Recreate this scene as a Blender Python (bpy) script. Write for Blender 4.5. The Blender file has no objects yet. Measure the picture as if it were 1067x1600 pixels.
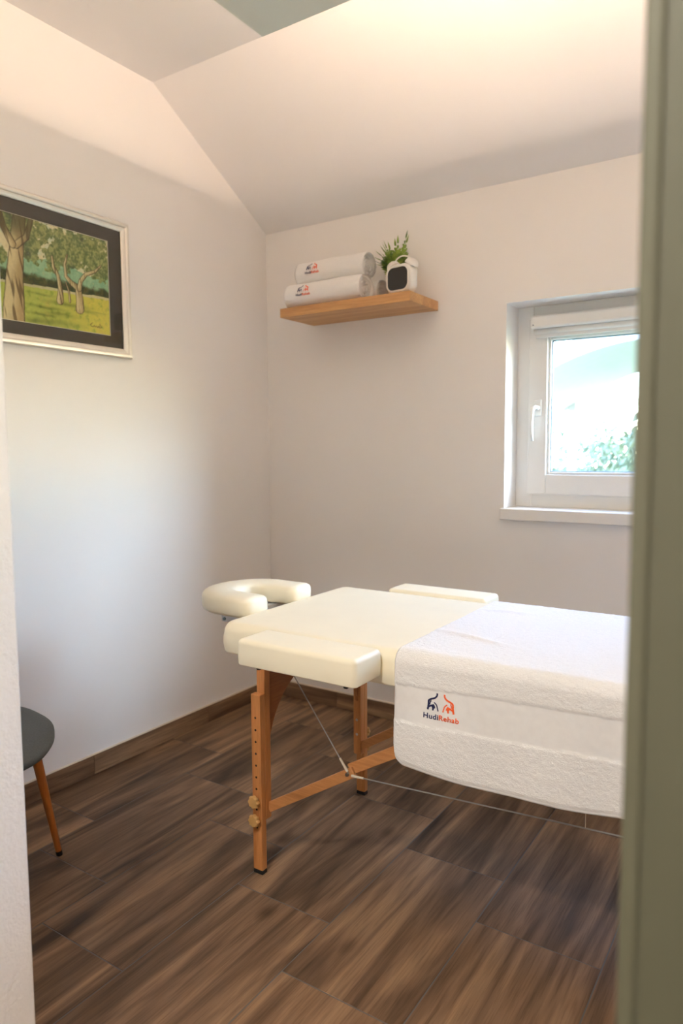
import bpy, bmesh, math, random
import numpy as np
from mathutils import Vector, Matrix, noise as mnoise

random.seed(7)
SC = bpy.context.scene
COL = SC.collection
PI = math.pi

# ------------------------------------------------------------------ camera
cam = bpy.data.cameras.new('camera')
cam_ob = bpy.data.objects.new('camera', cam)
COL.objects.link(cam_ob)
cam.sensor_fit = 'VERTICAL'
cam.sensor_height = 36.0
cam.sensor_width = 24.0
cam.lens = 1110.39 / 1600 * 36.0
cam.clip_start = 0.05
cam.clip_end = 300
YAW, PITCH, ROLL = 0.582494, 0.0882936, -0.006075
fwd = Vector((-math.sin(YAW) * math.cos(PITCH), math.cos(YAW) * math.cos(PITCH), -math.sin(PITCH)))
rgt = Vector((math.cos(YAW), math.sin(YAW), 0))
upv = rgt.cross(fwd)
r2 = math.cos(ROLL) * rgt + math.sin(ROLL) * upv
u2 = -math.sin(ROLL) * rgt + math.cos(ROLL) * upv
mat = Matrix((r2, u2, -fwd)).transposed().to_4x4()
mat.translation = Vector((2.36054, -2.90199, 1.3))
cam_ob.matrix_world = mat
cam.dof.use_dof = True
cam.dof.focus_distance = 2.0
cam.dof.aperture_fstop = 2.8
SC.camera = cam_ob

# ------------------------------------------------------------------ world and exposure
SC.view_settings.view_transform = 'Standard'
SC.view_settings.look = 'None'
SC.view_settings.gamma = 1.0
SC.view_settings.use_curve_mapping = False
SC.view_settings.exposure = 0.27

W_STRENGTH = 3.8
LED_POWER = 960.0
HALL_FILL_POWER = 205.0
SUN_POWER = 5.5

world = bpy.data.worlds.new('sky')
SC.world = world
world.use_nodes = True
wn = world.node_tree
wn.nodes.clear()
wo = wn.nodes.new('ShaderNodeOutputWorld')
wb = wn.nodes.new('ShaderNodeBackground')
sky = wn.nodes.new('ShaderNodeTexSky')
sky.sky_type = 'NISHITA'
sky.sun_disc = False
sky.sun_elevation = math.radians(42)
sky.sun_rotation = math.radians(63)
sky.air_density = 1.0
sky.dust_density = 0.4
sky.ozone_density = 2.0
wn.links.new(sky.outputs[0], wb.inputs[0])
wb.inputs[1].default_value = W_STRENGTH
wn.links.new(wb.outputs[0], wo.inputs[0])

# hazy sun, low, coming in through the window towards the left wall
sun = bpy.data.lights.new('sun', 'SUN')
sun.energy = SUN_POWER
sun.angle = math.radians(26)
sun.color = (0.66, 0.84, 1.0)
sun_ob = bpy.data.objects.new('sun', sun)
COL.objects.link(sun_ob)
SUN_AZ, SUN_EL = math.radians(27), math.radians(20)
sd = Vector((math.cos(SUN_AZ) * math.cos(SUN_EL), math.sin(SUN_AZ) * math.cos(SUN_EL), math.sin(SUN_EL)))
sun_ob.rotation_euler = sd.to_track_quat('Z', 'Y').to_euler()
sun_ob.location = sd * 30

SC.cycles.max_bounces = 14
SC.cycles.diffuse_bounces = 8
SC.cycles.glossy_bounces = 4
SC.cycles.transparent_max_bounces = 12
SC.cycles.caustics_reflective = False
SC.cycles.caustics_refractive = False
SC.cycles.sample_clamp_indirect = 6.0

# ------------------------------------------------------------------ materials
def lin(c):
    return tuple((x / 12.92 if x <= 0.04045 else ((x + 0.055) / 1.055) ** 2.4) for x in c)

def rgb(r, g, b):
    return lin((r / 255, g / 255, b / 255)) + (1.0,)

class N:
    """small node graph builder"""
    def __init__(self, name):
        self.m = bpy.data.materials.new(name)
        self.m.use_nodes = True
        self.t = self.m.node_tree
        self.t.nodes.clear()
        self.out = self.t.nodes.new('ShaderNodeOutputMaterial')
        self.b = self.t.nodes.new('ShaderNodeBsdfPrincipled')
        self.t.links.new(self.b.outputs[0], self.out.inputs[0])
    def n(self, kind, **kw):
        nd = self.t.nodes.new(kind)
        for k, v in kw.items():
            if hasattr(nd, k):
                setattr(nd, k, v)
            else:
                nd.inputs[k.replace('_', ' ')].default_value = v
        return nd
    def l(self, a, b):
        self.t.links.new(a, b)
    def coords(self, scale=(1, 1, 1), kind='Object', rnd=False):
        tc = self.n('ShaderNodeTexCoord')
        mp = self.n('ShaderNodeMapping')
        mp.inputs['Scale'].default_value = scale
        if rnd:
            oi = self.n('ShaderNodeObjectInfo')
            mu = self.n('ShaderNodeVectorMath', operation='SCALE')
            mu.inputs[0].default_value = (37.0, 53.0, 11.0)
            self.l(oi.outputs['Random'], mu.inputs['Scale'])
            ad = self.n('ShaderNodeVectorMath', operation='ADD')
            self.l(tc.outputs[kind], ad.inputs[0])
            self.l(mu.outputs[0], ad.inputs[1])
            self.l(ad.outputs[0], mp.inputs['Vector'])
        else:
            self.l(tc.outputs[kind], mp.inputs['Vector'])
        return mp.outputs[0]
    def noise(self, vec, scale, detail=4, rough=0.5, dist=0.0):
        nd = self.n('ShaderNodeTexNoise')
        nd.inputs['Scale'].default_value = scale
        nd.inputs['Detail'].default_value = detail
        nd.inputs['Roughness'].default_value = rough
        nd.inputs['Distortion'].default_value = dist
        self.l(vec, nd.inputs['Vector'])
        return nd.outputs['Fac']
    def ramp(self, fac, stops):
        nd = self.n('ShaderNodeValToRGB')
        e = nd.color_ramp.elements
        while len(e) < len(stops):
            e.new(0.5)
        for el, (p, c) in zip(e, stops):
            el.position = p
            el.color = c
        self.l(fac, nd.inputs[0])
        return nd.outputs[0]
    def mix(self, fac, a, b, mode='MIX'):
        nd = self.n('ShaderNodeMix')
        nd.data_type = 'RGBA'
        nd.blend_type = mode
        for s, v in ((nd.inputs[0], fac), (nd.inputs[6], a), (nd.inputs[7], b)):
            if isinstance(v, (int, float, tuple)):
                s.default_value = v
            else:
                self.l(v, s)
        return nd.outputs[2]
    def bump(self, h, strength=0.2, dist=0.01):
        nd = self.n('ShaderNodeBump')
        nd.inputs['Strength'].default_value = strength
        nd.inputs['Distance'].default_value = dist
        self.l(h, nd.inputs['Height'])
        self.l(nd.outputs[0], self.b.inputs['Normal'])
    def set(self, color=None, rough=0.5, metal=0.0, spec=None, sheen=None, coat=None):
        if color is not None:
            if isinstance(color, tuple):
                self.b.inputs['Base Color'].default_value = color
            else:
                self.l(color, self.b.inputs['Base Color'])
        self.b.inputs['Roughness'].default_value = rough
        self.b.inputs['Metallic'].default_value = metal
        if spec is not None:
            self.b.inputs['Specular IOR Level'].default_value = spec
        if sheen is not None:
            self.b.inputs['Sheen Weight'].default_value = sheen
            self.b.inputs['Sheen Roughness'].default_value = 0.6
        if coat is not None:
            self.b.inputs['Coat Weight'].default_value = coat
            self.b.inputs['Coat Roughness'].default_value = 0.2
        return self.m

def paint_mat(name, c, bump=0.05, scale=220, rough=0.85):
    g = N(name)
    v = g.coords()
    n1 = g.noise(v, 1.3, 3)
    c2 = tuple(x * 0.965 for x in c[:3]) + (1,)
    col = g.ramp(n1, [(0.3, c2), (0.7, c)])
    n2 = g.noise(v, scale, 4, 0.6)
    g.bump(n2, bump, 0.004)
    return g.set(col, rough, spec=0.25)

def plain(name, c, rough=0.5, metal=0.0, var=0.06, scale=14, spec=None):
    g = N(name)
    v = g.coords()
    n1 = g.noise(v, scale, 3)
    c2 = tuple(x * (1 - var) for x in c[:3]) + (1,)
    return g.set(g.ramp(n1, [(0.3, c2), (0.7, c)]), rough, metal, spec)

def wood(name, light, dark, axis=2, rough=0.45, grain=26.0, rnd=True):
    g = N(name)
    s = [1.0, 1.0, 1.0]
    s[axis] = 0.07
    v = g.coords(tuple(s), rnd=rnd)
    n1 = g.noise(v, grain, 5, 0.6, 0.3)
    n2 = g.noise(v, grain * 7, 3, 0.6)
    col = g.ramp(n1, [(0.25, dark), (0.7, light)])
    fine = g.ramp(n2, [(0.35, (0.72, 0.66, 0.6, 1)), (0.6, (1, 1, 1, 1))])
    col = g.mix(0.55, col, fine, 'MULTIPLY')
    g.bump(n2, 0.08, 0.002)
    return g.set(col, rough)

def floor_tile_mat(name='wood_look_tile', axis=1):
    g = N(name)
    def sc(a, b):
        return (a, b, 1) if axis == 1 else (b, a, a)
    big = g.noise(g.coords(sc(1, 0.10), rnd=True), 11.0, 3, 0.55, 0.9)
    mid = g.noise(g.coords(sc(1, 0.06), rnd=True), 24.0, 5, 0.62, 1.2)
    fine = g.noise(g.coords(sc(1, 0.03), rnd=True), 240.0, 4, 0.65, 0.3)
    col = g.ramp(big, [(0.30, rgb(66, 51, 40)), (0.42, rgb(104, 82, 64)), (0.55, rgb(136, 109, 86)), (0.72, rgb(168, 138, 108))])
    m2 = g.ramp(mid, [(0.30, (0.48, 0.45, 0.43, 1)), (0.47, (0.90, 0.88, 0.86, 1)), (0.7, (1.10, 1.07, 1.02, 1))])
    col = g.mix(0.68, col, m2, 'MULTIPLY')
    f2 = g.ramp(fine, [(0.36, (0.60, 0.56, 0.52, 1)), (0.52, (1, 1, 1, 1))])
    col = g.mix(0.6, col, f2, 'MULTIPLY')
    # a few knots
    vo = g.n('ShaderNodeTexVoronoi')
    vo.inputs['Scale'].default_value = 4.2
    g.l(g.coords(sc(1.0, 0.55), rnd=True), vo.inputs['Vector'])
    kn = g.ramp(vo.outputs['Distance'], [(0.03, (0.22, 0.17, 0.13, 1)), (0.12, (1, 1, 1, 1))])
    col = g.mix(0.75, col, kn, 'MULTIPLY')
    oi = g.n('ShaderNodeObjectInfo')
    tone = g.ramp(oi.outputs['Random'], [(0.0, (0.76, 0.75, 0.75, 1)), (1.0, (1.02, 1.0, 0.97, 1))])
    col = g.mix(1.0, col, tone, 'MULTIPLY')
    g.bump(fine, 0.18, 0.003)
    return g.set(col, 0.52, spec=0.22)

def terry_mat(name, c):
    g = N(name)
    v = g.coords()
    n1 = g.noise(v, 330, 3, 0.7)
    n2 = g.noise(v, 120, 4, 0.75)
    add = g.n('ShaderNodeMath', operation='ADD')
    g.l(n1, add.inputs[0]); g.l(n2, add.inputs[1])
    g.bump(add.outputs[0], 0.55, 0.004)
    c2 = tuple(x * 0.93 for x in c[:3]) + (1,)
    return g.set(g.ramp(n1, [(0.3, c2), (0.6, c)]), 0.95, spec=0.1, sheen=0.4)

def vinyl_mat(name, c):
    g = N(name)
    v = g.coords()
    n1 = g.noise(v, 700, 2, 0.6)
    n2 = g.noise(v, 9, 3, 0.5)
    c2 = tuple(x * 0.97 for x in c[:3]) + (1,)
    g.bump(n1, 0.05, 0.002)
    return g.set(g.ramp(n2, [(0.3, c2), (0.7, c)]), 0.42, spec=0.4)

def emit_mat(name, c, s):
    m = bpy.data.materials.new(name)
    m.use_nodes = True
    t = m.node_tree
    t.nodes.clear()
    o = t.nodes.new('ShaderNodeOutputMaterial')
    e = t.nodes.new('ShaderNodeEmission')
    e.inputs[0].default_value = c
    e.inputs[1].default_value = s
    t.links.new(e.outputs[0], o.inputs[0])
    return m

def glass_mat(name, tint=(1, 1, 1, 1)):
    m = bpy.data.materials.new(name)
    m.use_nodes = True
    t = m.node_tree
    t.nodes.clear()
    o = t.nodes.new('ShaderNodeOutputMaterial')
    tr = t.nodes.new('ShaderNodeBsdfTransparent')
    tr.inputs[0].default_value = tint
    gl = t.nodes.new('ShaderNodeBsdfGlossy')
    gl.inputs['Roughness'].default_value = 0.02
    lw = t.nodes.new('ShaderNodeLayerWeight')
    lw.inputs['Blend'].default_value = 0.5
    pw = t.nodes.new('ShaderNodeMath'); pw.operation = 'POWER'
    pw.inputs[1].default_value = 4.0
    t.links.new(lw.outputs['Facing'], pw.inputs[0])
    fr = t.nodes.new('ShaderNodeMapRange')
    fr.inputs['To Min'].default_value = 0.02
    fr.inputs['To Max'].default_value = 0.7
    t.links.new(pw.outputs[0], fr.inputs['Value'])
    mx = t.nodes.new('ShaderNodeMixShader')
    t.links.new(fr.outputs[0], mx.inputs[0])
    t.links.new(tr.outputs[0], mx.inputs[1])
    t.links.new(gl.outputs[0], mx.inputs[2])
    t.links.new(mx.outputs[0], o.inputs[0])
    return m

M = {}
M['wall'] = paint_mat('wall_paint', (0.88, 0.855, 0.83, 1))
M['jamb'] = paint_mat('rough_plaster', (0.86, 0.83, 0.815, 1), 0.55, 95)
M['ceiling'] = paint_mat('ceiling_paint', (0.88, 0.865, 0.855, 1))
M['panel'] = paint_mat('panel_paint', (0.82, 0.84, 0.76, 1))
M['tile'] = floor_tile_mat()
M['tile_cross'] = floor_tile_mat('wood_look_tile_cross', 0)
M['grout'] = plain('grout', rgb(96, 94, 94), 0.9)
M['caulk'] = plain('caulk', rgb(228, 215, 196), 0.7)
M['white'] = plain('white_plastic', (0.82, 0.82, 0.80, 1), 0.35, var=0.02)
M['sill'] = plain('sill_stone', (0.83, 0.81, 0.78, 1), 0.4, var=0.03)
M['gasket'] = plain('grey_gasket', rgb(120, 140, 150), 0.6)
M['glass'] = glass_mat('clear_glass', (0.97, 0.99, 0.98, 1))
M['door'] = plain('sage_door', rgb(88, 88, 72), 0.45, var=0.03, scale=2)
M['door_edge'] = plain('sage_door_edge', rgb(95, 95, 78), 0.4, var=0.03)
M['vinyl'] = vinyl_mat('cream_vinyl', (0.88, 0.82, 0.65, 1))
M['beech'] = wood('beech', rgb(206, 142, 86), rgb(176, 112, 60), 2)
M['beech_x'] = wood('beech_brace', rgb(206, 146, 92), rgb(172, 114, 66), 0)
M['beech_panel'] = wood('beech_panel', rgb(170, 108, 58), rgb(140, 84, 42), 1)
M['knob'] = plain('knob_wood', rgb(196, 152, 92), 0.55)
M['black'] = plain('black_rubber', rgb(26, 26, 27), 0.6)
M['hole'] = plain('dark_hole', rgb(20, 14, 10), 0.9)
M['steel'] = plain('steel', (0.6, 0.6, 0.62, 1), 0.3, 1.0)
M['bracket'] = plain('grey_enamel', (0.80, 0.83, 0.88, 1), 0.4)
M['cable'] = plain('grey_cable', rgb(140, 140, 138), 0.5)
M['sleeve'] = plain('cable_sleeve', rgb(214, 204, 186), 0.5)
M['terry'] = terry_mat('white_terry', (0.87, 0.865, 0.875, 1))
M['roll'] = terry_mat('fluffy_terry', (0.94, 0.925, 0.91, 1))
M['hem'] = plain('woven_border', (0.80, 0.795, 0.80, 1), 0.9, var=0.04, scale=60)
M['navy'] = plain('navy_thread', rgb(34, 40, 86), 0.7)
M['orange'] = plain('orange_thread', rgb(236, 92, 32), 0.7)
M['oak'] = wood('oak_shelf', rgb(206, 160, 108), rgb(172, 124, 76), 0, 0.5, 20)
M['chair_fabric'] = plain('charcoal_fabric', rgb(94, 99, 100), 0.9, var=0.22, scale=260)
M['chair_leg'] = wood('walnut_leg', rgb(176, 104, 44), rgb(146, 80, 30), 2, 0.4)
M['frame'] = plain('champagne_silver', (0.80, 0.76, 0.69, 1), 0.42, 0.7, var=0.04)
M['mat_board'] = plain('charcoal_mat', rgb(74, 66, 58), 0.85, var=0.04)
M['screen'] = plain('black_screen', rgb(14, 14, 15), 0.12, var=0.0)
M['clock'] = plain('clock_white', (0.84, 0.81, 0.76, 1), 0.35, var=0.02)
M['terracotta'] = plain('terracotta', rgb(186, 104, 54), 0.8)
M['soil'] = plain('soil', rgb(52, 38, 28), 0.95)
M['led'] = emit_mat('warm_led', (1.0, 0.73, 0.54, 1), LED_POWER)
M['hall_fill'] = emit_mat('hall_fill_glow', (1.0, 0.93, 0.81, 1), HALL_FILL_POWER)  # glow of the added, unseen fill lamp in the hallway

def leaf_mat(name, a, b):
    g = N(name)
    v = g.coords(rnd=False)
    n1 = g.noise(v, 25, 3)
    return g.set(g.ramp(n1, [(0.35, a), (0.65, b)]), 0.55)

M['fern'] = leaf_mat('fern_leaf', rgb(66, 104, 34), rgb(146, 168, 66))
M['bush'] = leaf_mat('bush_leaf', (0.13, 0.17, 0.11, 1), (0.20, 0.24, 0.17, 1))
M['bush_dark'] = leaf_mat('hedge_leaf', (0.10, 0.13, 0.08, 1), (0.15, 0.18, 0.12, 1))
M['lawn'] = plain('lawn_grass', rgb(150, 160, 120), 0.95, var=0.2, scale=3)
M['paving'] = plain('pale_paving', rgb(206, 202, 192), 0.9)
M['roof_grey'] = plain('canopy_grey', (0.40, 0.385, 0.40, 1), 0.8)

# ------------------------------------------------------------------ helpers
def empty(name, loc=(0, 0, 0), rz=0.0, label=None, cat=None, group=None, kind=None):
    o = bpy.data.objects.new(name, None)
    COL.objects.link(o)
    o.empty_display_size = 0.1
    o.location = loc
    o.rotation_euler = (0, 0, rz)
    tag(o, label, cat, group, kind)
    return o

def tag(o, label=None, cat=None, group=None, kind=None):
    if label: o['label'] = label
    if cat: o['category'] = cat
    if group: o['group'] = group
    if kind: o['kind'] = kind
    return o

def obj(name, bm, m, parent=None, smooth=False, loc=None, kind=None):
    me = bpy.data.meshes.new(name)
    if isinstance(bm, bmesh.types.BMesh):
        bmesh.ops.recalc_face_normals(bm, faces=bm.faces)
        bm.to_mesh(me)
        bm.free()
    if m is not None:
        for mm in (m if isinstance(m, (list, tuple)) else [m]):
            me.materials.append(mm)
    if smooth:
        for p in me.polygons:
            p.use_smooth = True
    o = bpy.data.objects.new(name, me)
    COL.objects.link(o)
    if parent is not None:
        o.parent = parent
    if loc is not None:
        o.location = loc
    if kind: o['kind'] = kind
    return o

def smooth_by_angle(o, ang=35):
    me = o.data
    for p in me.polygons:
        p.use_smooth = True
    bm = bmesh.new()
    bm.from_mesh(me)
    a = math.radians(ang)
    for e in bm.edges:
        e.smooth = not (len(e.link_faces) == 2 and e.calc_face_angle(0) > a)
    bm.to_mesh(me)
    bm.free()
    return o

def box(bm, x0, x1, y0, y1, z0, z1, bev=0.0, seg=1, rot=None):
    vs = [bm.verts.new((x, y, z)) for x in (x0, x1) for y in (y0, y1) for z in (z0, z1)]
    fs = []
    for idx in ((0, 1, 3, 2), (4, 6, 7, 5), (0, 4, 5, 1), (2, 3, 7, 6), (0, 2, 6, 4), (1, 5, 7, 3)):
        fs.append(bm.faces.new([vs[i] for i in idx]))
    if bev > 0:
        es = list({e for f in fs for e in f.edges})
        bmesh.ops.bevel(bm, geom=es, offset=bev, segments=seg, profile=0.5, affect='EDGES')
    return vs

def boxm(*a, **k):
    bm = bmesh.new()
    box(bm, *a, **k)
    return bm

def bar(bm, p0, p1, w, h, up=Vector((0, 0, 1)), bev=0.0):
    """a rectangular bar from p0 to p1, w across, h along up"""
    p0, p1 = Vector(p0), Vector(p1)
    d = (p1 - p0).normalized()
    s = d.cross(up).normalized()
    u = s.cross(d)
    t = bmesh.new()
    L = (p1 - p0).length
    box(t, 0, L, -w / 2, w / 2, -h / 2, h / 2, bev)
    mm = Matrix((d, s, u)).transposed().to_4x4()
    mm.translation = p0
    bmesh.ops.transform(t, matrix=mm, verts=t.verts)
    me = bpy.data.meshes.new('tmp')
    t.to_mesh(me); t.free()
    bm.from_mesh(me)
    bpy.data.meshes.remove(me)

def frame_of(d):
    d = d.normalized()
    a = Vector((0, 0, 1)) if abs(d.z) < 0.9 else Vector((1, 0, 0))
    s = d.cross(a).normalized()
    return s, s.cross(d)

def tube(bm, pts, r, n=8, cap=True):
    pts = [Vector(p) for p in pts]
    rs = r if isinstance(r, (list, tuple)) else [r] * len(pts)
    rings = []
    s0 = None
    for i, p in enumerate(pts):
        d = (pts[min(i + 1, len(pts) - 1)] - pts[max(i - 1, 0)]).normalized()
        if s0 is None:
            s, u = frame_of(d)
        else:
            s = (s0 - d * s0.dot(d)).normalized()
            u = s.cross(d)
        s0 = s
        rings.append([bm.verts.new(p + rs[i] * (math.cos(2 * PI * k / n) * s + math.sin(2 * PI * k / n) * u)) for k in range(n)])
    for a, b in zip(rings, rings[1:]):
        for k in range(n):
            bm.faces.new((a[k], a[(k + 1) % n], b[(k + 1) % n], b[k]))
    if cap:
        bm.faces.new(rings[0])
        bm.faces.new(rings[-1][::-1])
    return rings

def lathe(bm, prof, n=24, axis='z', c=(0, 0, 0)):
    """prof: list of (r, h); closes to a point where r == 0"""
    c = Vector(c)
    def P(r, h, a):
        x, y = r * math.cos(a), r * math.sin(a)
        if axis == 'z': return c + Vector((x, y, h))
        if axis == 'x': return c + Vector((h, x, y))
        return c + Vector((x, h, y))
    prev = None
    for r, h in prof:
        ring = [bm.verts.new(P(0, h, 0))] if r <= 1e-9 else [bm.verts.new(P(r, h, 2 * PI * k / n)) for k in range(n)]
        if prev is not None:
            if len(prev) == 1 and len(ring) > 1:
                for k in range(n): bm.faces.new((prev[0], ring[k], ring[(k + 1) % n]))
            elif len(ring) == 1 and len(prev) > 1:
                for k in range(n): bm.faces.new((prev[k], prev[(k + 1) % n], ring[0]))
            elif len(ring) > 1:
                for k in range(n): bm.faces.new((prev[k], prev[(k + 1) % n], ring[(k + 1) % n], ring[k]))
        prev = ring

def rrect(w, d, r, n=7):
    """rounded rectangle outline, CCW"""
    pts = []
    for (sx, sy, a0) in ((1, 1, 0), (-1, 1, PI / 2), (-1, -1, PI), (1, -1, 1.5 * PI)):
        cx, cy = sx * (w / 2 - r), sy * (d / 2 - r)
        for k in range(n + 1):
            a = a0 + PI / 2 * k / n
            pts.append((cx + r * math.cos(a), cy + r * math.sin(a)))
    return pts

def cushion(cx, cy, w, d, z0, z1, rc=0.03, rt=0.03, rb=0.012, crown=0.004, bulge=0.003, nc=7, wob=0.0):
    bm = bmesh.new()
    prof = []
    for k in range(5):
        a = PI / 2 * k / 4
        prof.append((rb * (1 - math.sin(a)), z0 + rb * (1 - math.cos(a))))
    zs0, zs1 = z0 + rb, z1 - rt
    for k in range(1, 5):
        t = k / 5
        prof.append((-bulge * math.sin(PI * t), zs0 + (zs1 - zs0) * t))
    for k in range(9):
        a = PI / 2 * k / 8
        prof.append((rt * (1 - math.cos(a)), z1 - rt + rt * math.sin(a)))
    rings = []
    for ins, z in prof:
        o = rrect(w - 2 * ins, d - 2 * ins, max(rc - ins, 0.002), nc)
        rings.append([bm.verts.new((cx + x, cy + y, z)) for x, y in o])
    base = rrect(w - 2 * rt, d - 2 * rt, max(rc - rt, 0.002), nc)
    for s in (0.93, 0.8, 0.6, 0.35, 0.12):
        z = z1 + crown * (1 - s * s)
        rings.append([bm.verts.new((cx + x * s, cy + y * s, z)) for x, y in base])
    n = len(rings[0])
    for a, b in zip(rings, rings[1:]):
        for k in range(n):
            bm.faces.new((a[k], a[(k + 1) % n], b[(k + 1) % n], b[k]))
    bm.faces.new(rings[-1])
    bm.faces.new(rings[0][::-1])
    if wob:
        for v in bm.verts:
            q = mnoise.noise_vector(v.co * 11.0)
            v.co += Vector((q.x, q.y, q.z)) * wob
    return bm

def copy_tree(o, parent=None):
    c = o.copy()
    COL.objects.link(c)
    if parent is not None:
        c.parent = parent
    for ch in [x for x in bpy.data.objects if x.parent == o]:
        copy_tree(ch, c)
    return c

def struct(name, bm, m, parent=None):
    o = obj(name, bm, m, parent)
    if parent is None:
        o['kind'] = 'structure'
    return o

# ------------------------------------------------------------------ room shell
XR, YF = 3.10, -2.18           # right wall, room face of the front wall
YB, ZT = -0.73, 2.829          # where the ceiling starts to slope, flat ceiling height
ZB = 2.385                     # ceiling height at the back wall
NX0, NX1, NZ0, NZ1 = 1.278, 2.76, 1.0, 1.900   # window opening in the back wall

L = 0.655
PITCHX = 0.3345
floor = struct('floor', boxm(-0.12, 3.7, -4.4, 0.3, -0.12, -0.0009), M['grout'])
offs = [-0.725, -0.283, -0.50]
mesh_cache = {}
def tile(x0, x1, y0, y1):
    key = (round(x1 - x0, 4), round(y1 - y0, 4))
    if key not in mesh_cache:
        bm = boxm(0, key[0], 0, key[1], -0.010, 0, 0.0006, 1)
        mesh_cache[key] = obj('tile', bm, M['tile'], floor, loc=(x0, y0, 0))
        return
    o = mesh_cache[key].copy()
    COL.objects.link(o)
    o.location = (x0, y0, 0)
G = 0.0034
for ci in range(11):
    x1 = 0.307 + PITCHX * ci
    x0 = max(0.0, x1 - PITCHX)
    if x1 > XR + 0.02:
        x1 = XR
    if x0 >= XR - 0.01: break
    y = offs[ci % 3]
    while y < 0: y += L
    while y > YF - 0.14:
        ya, yb = max(y - L, YF - 0.14), min(y, 0.0)
        if yb - ya > 0.02:
            tile(x0 + G / 2, x1 - G / 2, ya + G / 2, yb - G / 2)
        y -= L
# hallway part of the same floor, behind the camera
bm = boxm(-0.0, 3.6, -4.3, YF - 0.143, -0.010, -0.0005)
obj('hallway_floor', bm, M['tile'], floor)

struct('wall_left', boxm(-0.12, 0.0, -4.4, 0.3, -0.12, 2.95), M['wall'])

bm = bmesh.new()
T = 0.30
box(bm, 0.0, NX0, 0, T, -0.12, 2.95)
box(bm, NX1, 3.7, 0, T, -0.12, 2.95)
box(bm, NX0, NX1, 0, T, -0.12, NZ0)
box(bm, NX0, NX1, 0, T, NZ1, 2.95)
bmesh.ops.remove_doubles(bm, verts=bm.verts, dist=1e-5)
struct('wall_back', bm, M['wall'])

struct('wall_right', boxm(XR, XR + 0.12, YF - 0.14, 0.0, -0.0, 2.95), M['wall'])

JX = 1.19
bm = bmesh.new()
box(bm, 0.0, JX, YF - 0.14, YF, 0.0, 2.95, 0.003, 2)
struct('wall_front', bm, M['jamb'])
bm = bmesh.new()
box(bm, 2.36, XR, YF - 0.14, YF, 0.0, 2.95)
box(bm, JX, 2.36, YF - 0.14, YF, 2.12, 2.95)
struct('wall_front.001', bm, M['wall'])

# ceiling: one shell, flat in front, sloping down to the back wall
bm = bmesh.new()
prof = [(-4.4, ZT), (YB, ZT), (0.0, ZB), (0.0, 3.0), (-4.4, 3.0)]
a = [bm.verts.new((0.0, y, z)) for y, z in prof]
b = [bm.verts.new((3.7, y, z)) for y, z in prof]
for k in range(5):
    bm.faces.new((a[k], a[(k + 1) % 5], b[(k + 1) % 5], b[k]))
bm.faces.new(a); bm.faces.new(b[::-1])
struct('ceiling', bm, M['ceiling'])

# hallway shell behind the camera
struct('wall_hall_far', boxm(-0.12, 3.7, -4.5, -4.4, -0.12, 3.0), M['wall'])
struct('wall_hall_side', boxm(XR, XR + 0.12, -4.4, YF - 0.141, -0.0, 2.95), M['wall'])

# baseboards made of cut floor tiles
bl = struct('baseboard_left', boxm(0.0, 0.004, YF, 0.0, 0.0, 0.080), M['grout'])
for y0, y1 in ((-2.179, -1.802), (-1.802, -1.150), (-1.150, -0.499), (-0.499, -0.011)):
    obj('tile', boxm(0.0005, 0.011, y0 + 0.0012, y1 - 0.0012, 0.003, 0.081, 0.0008), M['tile'], bl)
obj('caulk_line', boxm(0.0002, 0.0085, YF + 0.001, -0.001, 0.0812, 0.0845), M['caulk'], bl)
bb = struct('baseboard_back', boxm(0.0, XR, -0.004, 0.0, 0.0, 0.080), M['grout'])
x = 0.012
for x1 in (0.42, 1.075, 1.73, 2.385, 3.04, XR):
    obj('tile', boxm(x + 0.0012, x1 - 0.0012, -0.011, -0.0005, 0.003, 0.081, 0.0008), M['tile_cross'], bb)
    x = x1
obj('caulk_line', boxm(0.012, XR, -0.0085, -0.0002, 0.0812, 0.0845), M['caulk'], bb)

# ------------------------------------------------------------------ window
win = empty('window_1', (NX0, 0.14, 1.045), kind='structure')
def wbox(name, x0, x1, y0, y1, z0, z1, m, bev=0.003, parent=None, seg=2):
    return obj(name, boxm(x0 - NX0, x1 - NX0, y0 - 0.14, y1 - 0.14, z0 - 1.045, z1 - 1.045, bev, seg), m, parent or win)
def ring_frame(bm, x0, x1, z0, z1, wl, wr, wb, wt, y0, y1, bev=0.003):
    box(bm, x0, x0 + wl, y0, y1, z0, z1, bev, 2)
    box(bm, x1 - wr, x1, y0, y1, z0, z1, bev, 2)
    box(bm, x0 + wl, x1 - wr, y0, y1, z0, z0 + wb, bev, 2)
    box(bm, x0 + wl, x1 - wr, y0, y1, z1 - wt, z1, bev, 2)
def shift(bm):
    bmesh.ops.translate(bm, vec=(-NX0, -0.14, -1.045), verts=bm.verts)
    return bm
bm = bmesh.new()
ring_frame(bm, NX0, NX1, 1.045, NZ1, 0.07, 0.07, 0.07, 0.07, 0.14, 0.21)
obj('window_frame', shift(bm), M['white'], win)
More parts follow.
